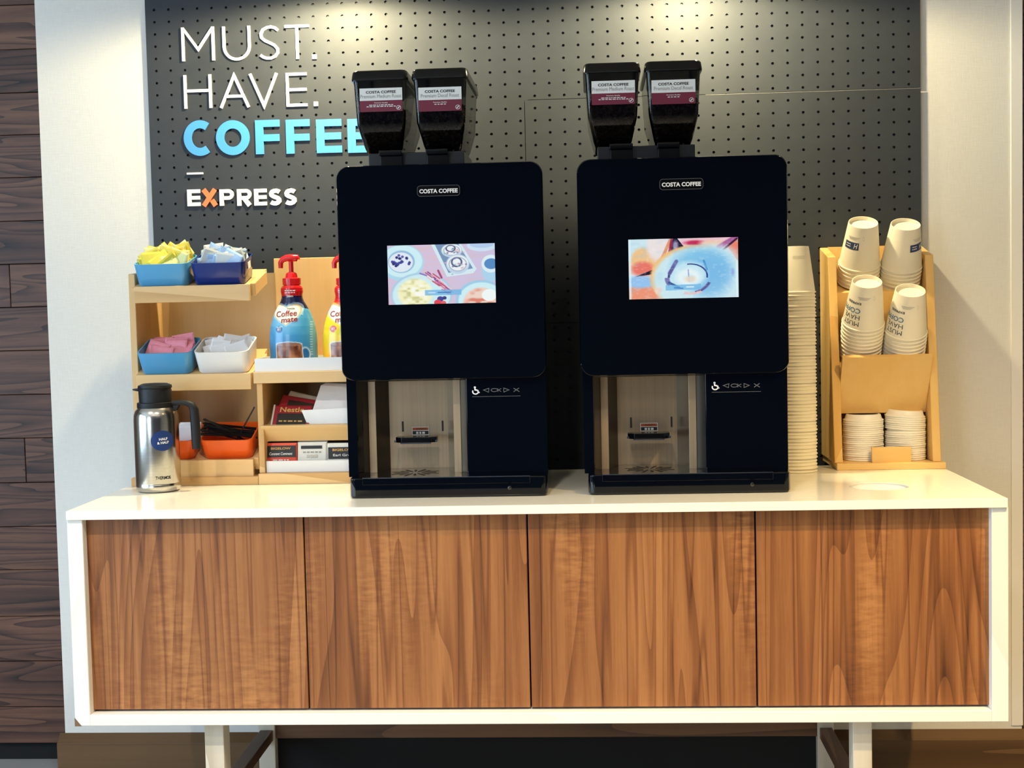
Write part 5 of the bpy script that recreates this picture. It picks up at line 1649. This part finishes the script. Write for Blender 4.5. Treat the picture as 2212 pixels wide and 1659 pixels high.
r1 = column(UP_C[0][0], YU, 6, 'logo', 'upper rack row next to the tall stack', 'top cup with navy oblong logo, upper rack row next to the tall stack', -1.28)
r2 = column(UP_C[1][0], YU, 6, 'logo', 'upper rack row next to the wall', 'top cup with navy oblong logo, upper rack row next to the wall', .18)
r3 = column(LO_C[0][0], YLO, 10, 'words', 'lower rack row next to the tall stack', 'top cup with upside down words, lower rack row next to the tall stack', -.86)
r4 = column(LO_C[1][0], YLO, 9, 'words', 'lower rack row next to the wall', 'top cup with upside down words, lower rack row next to the wall', -.86)
rmU = (r1 + r2) / 2; rmL = (r3 + r4) / 2
# fronts of the two cup bays
zU = at(1910, 628, -.12).z
pU = Vector((0, rmU.y, rmU.z)) + NF * .049; sU = (zU - pU.z) / AX.z
board(rmU, .049, sU - .13, sU, 'upper_front_board', 'honey_z', la1, ra0)
pL = Vector((0, rmL.y, rmL.z)) + NF * .049
zLt, zLb = at(1915, 768, -.175).z, at(1915, 890, -.12).z
sLt, sLb = (zLt - pL.z) / AX.z, (zLb - pL.z) / AX.z
board(rmL, .049, sLb, sLt, 'lower_front_board', 'honey_z', la1 + .0002, ra0 - .0002, .010)
# rests under the cup columns
for rm, n in ((rmU, 6), (rmL, 10)):
    p = Vector((0, rm.y, rm.z)) - AX * (.0083 * (n - 1) + .004)
    B().obox(((la1 + ra0) / 2, p.y, p.z), (1, 0, 0), NF, AX, (ra0 - la1) / 2, .047, .003).build('cup_rest', 'honey', rack)
# stop block
kx0, kx1, kz0, kz1 = rect(1883, 1967.5, 965.5, 1001, -.172)
B().prism(rr_poly(kx0, kx1, zr1, kz1, .002, 3), -.176, -.168).build('stop_block', 'honey', rack)

# lids
LR = .0415
prof = [(LR - .004, .0006), (LR - .001, .0), (LR, .0016), (LR - .0005, .0034), (LR - .0022, .0042), (LR - .004, .0060), (LR - .006, .0128), (LR - .0072, .0142), (LR - .010, .0146), (LR - .0125, .0122), (.0005, .0118)]
lid0 = B().lathe(prof, (0, 0, 0), 48, cap=False).build('cup_cover', 'lid', None, smooth=True, ang=35)
for j, (px_, nn, lab) in enumerate(((1864.5, 20, 'stack next to the tall cups'), (1955.5, 21, 'stack next to the wall'))):
    X = at(px_, 950, -.118).x
    for i in range(nn):
        o = lid0 if (i == 0 and j == 0) else lid0.copy()
        if not (i == 0 and j == 0):
            col.objects.link(o)
        tl = 0.0 if i < nn - 7 else (.06 if j else 0.0)
        o.matrix_world = Matrix.Translation((X + .0006 * math.sin(i * 2.1), -.118 + .0005 * math.cos(i * 1.3), zr1 + .0003 + i * .00425 + (0.0026 if tl else 0))) @ Matrix.Rotation(tl, 4, 'Y')
        tag(o, ('topmost white plastic lid of the lid ' if i == nn - 1 else 'white plastic cup lid nested in the lid ') + lab, 'cup lid', 'lids in the wooden rack')
bpy.data.objects.remove(cup0)
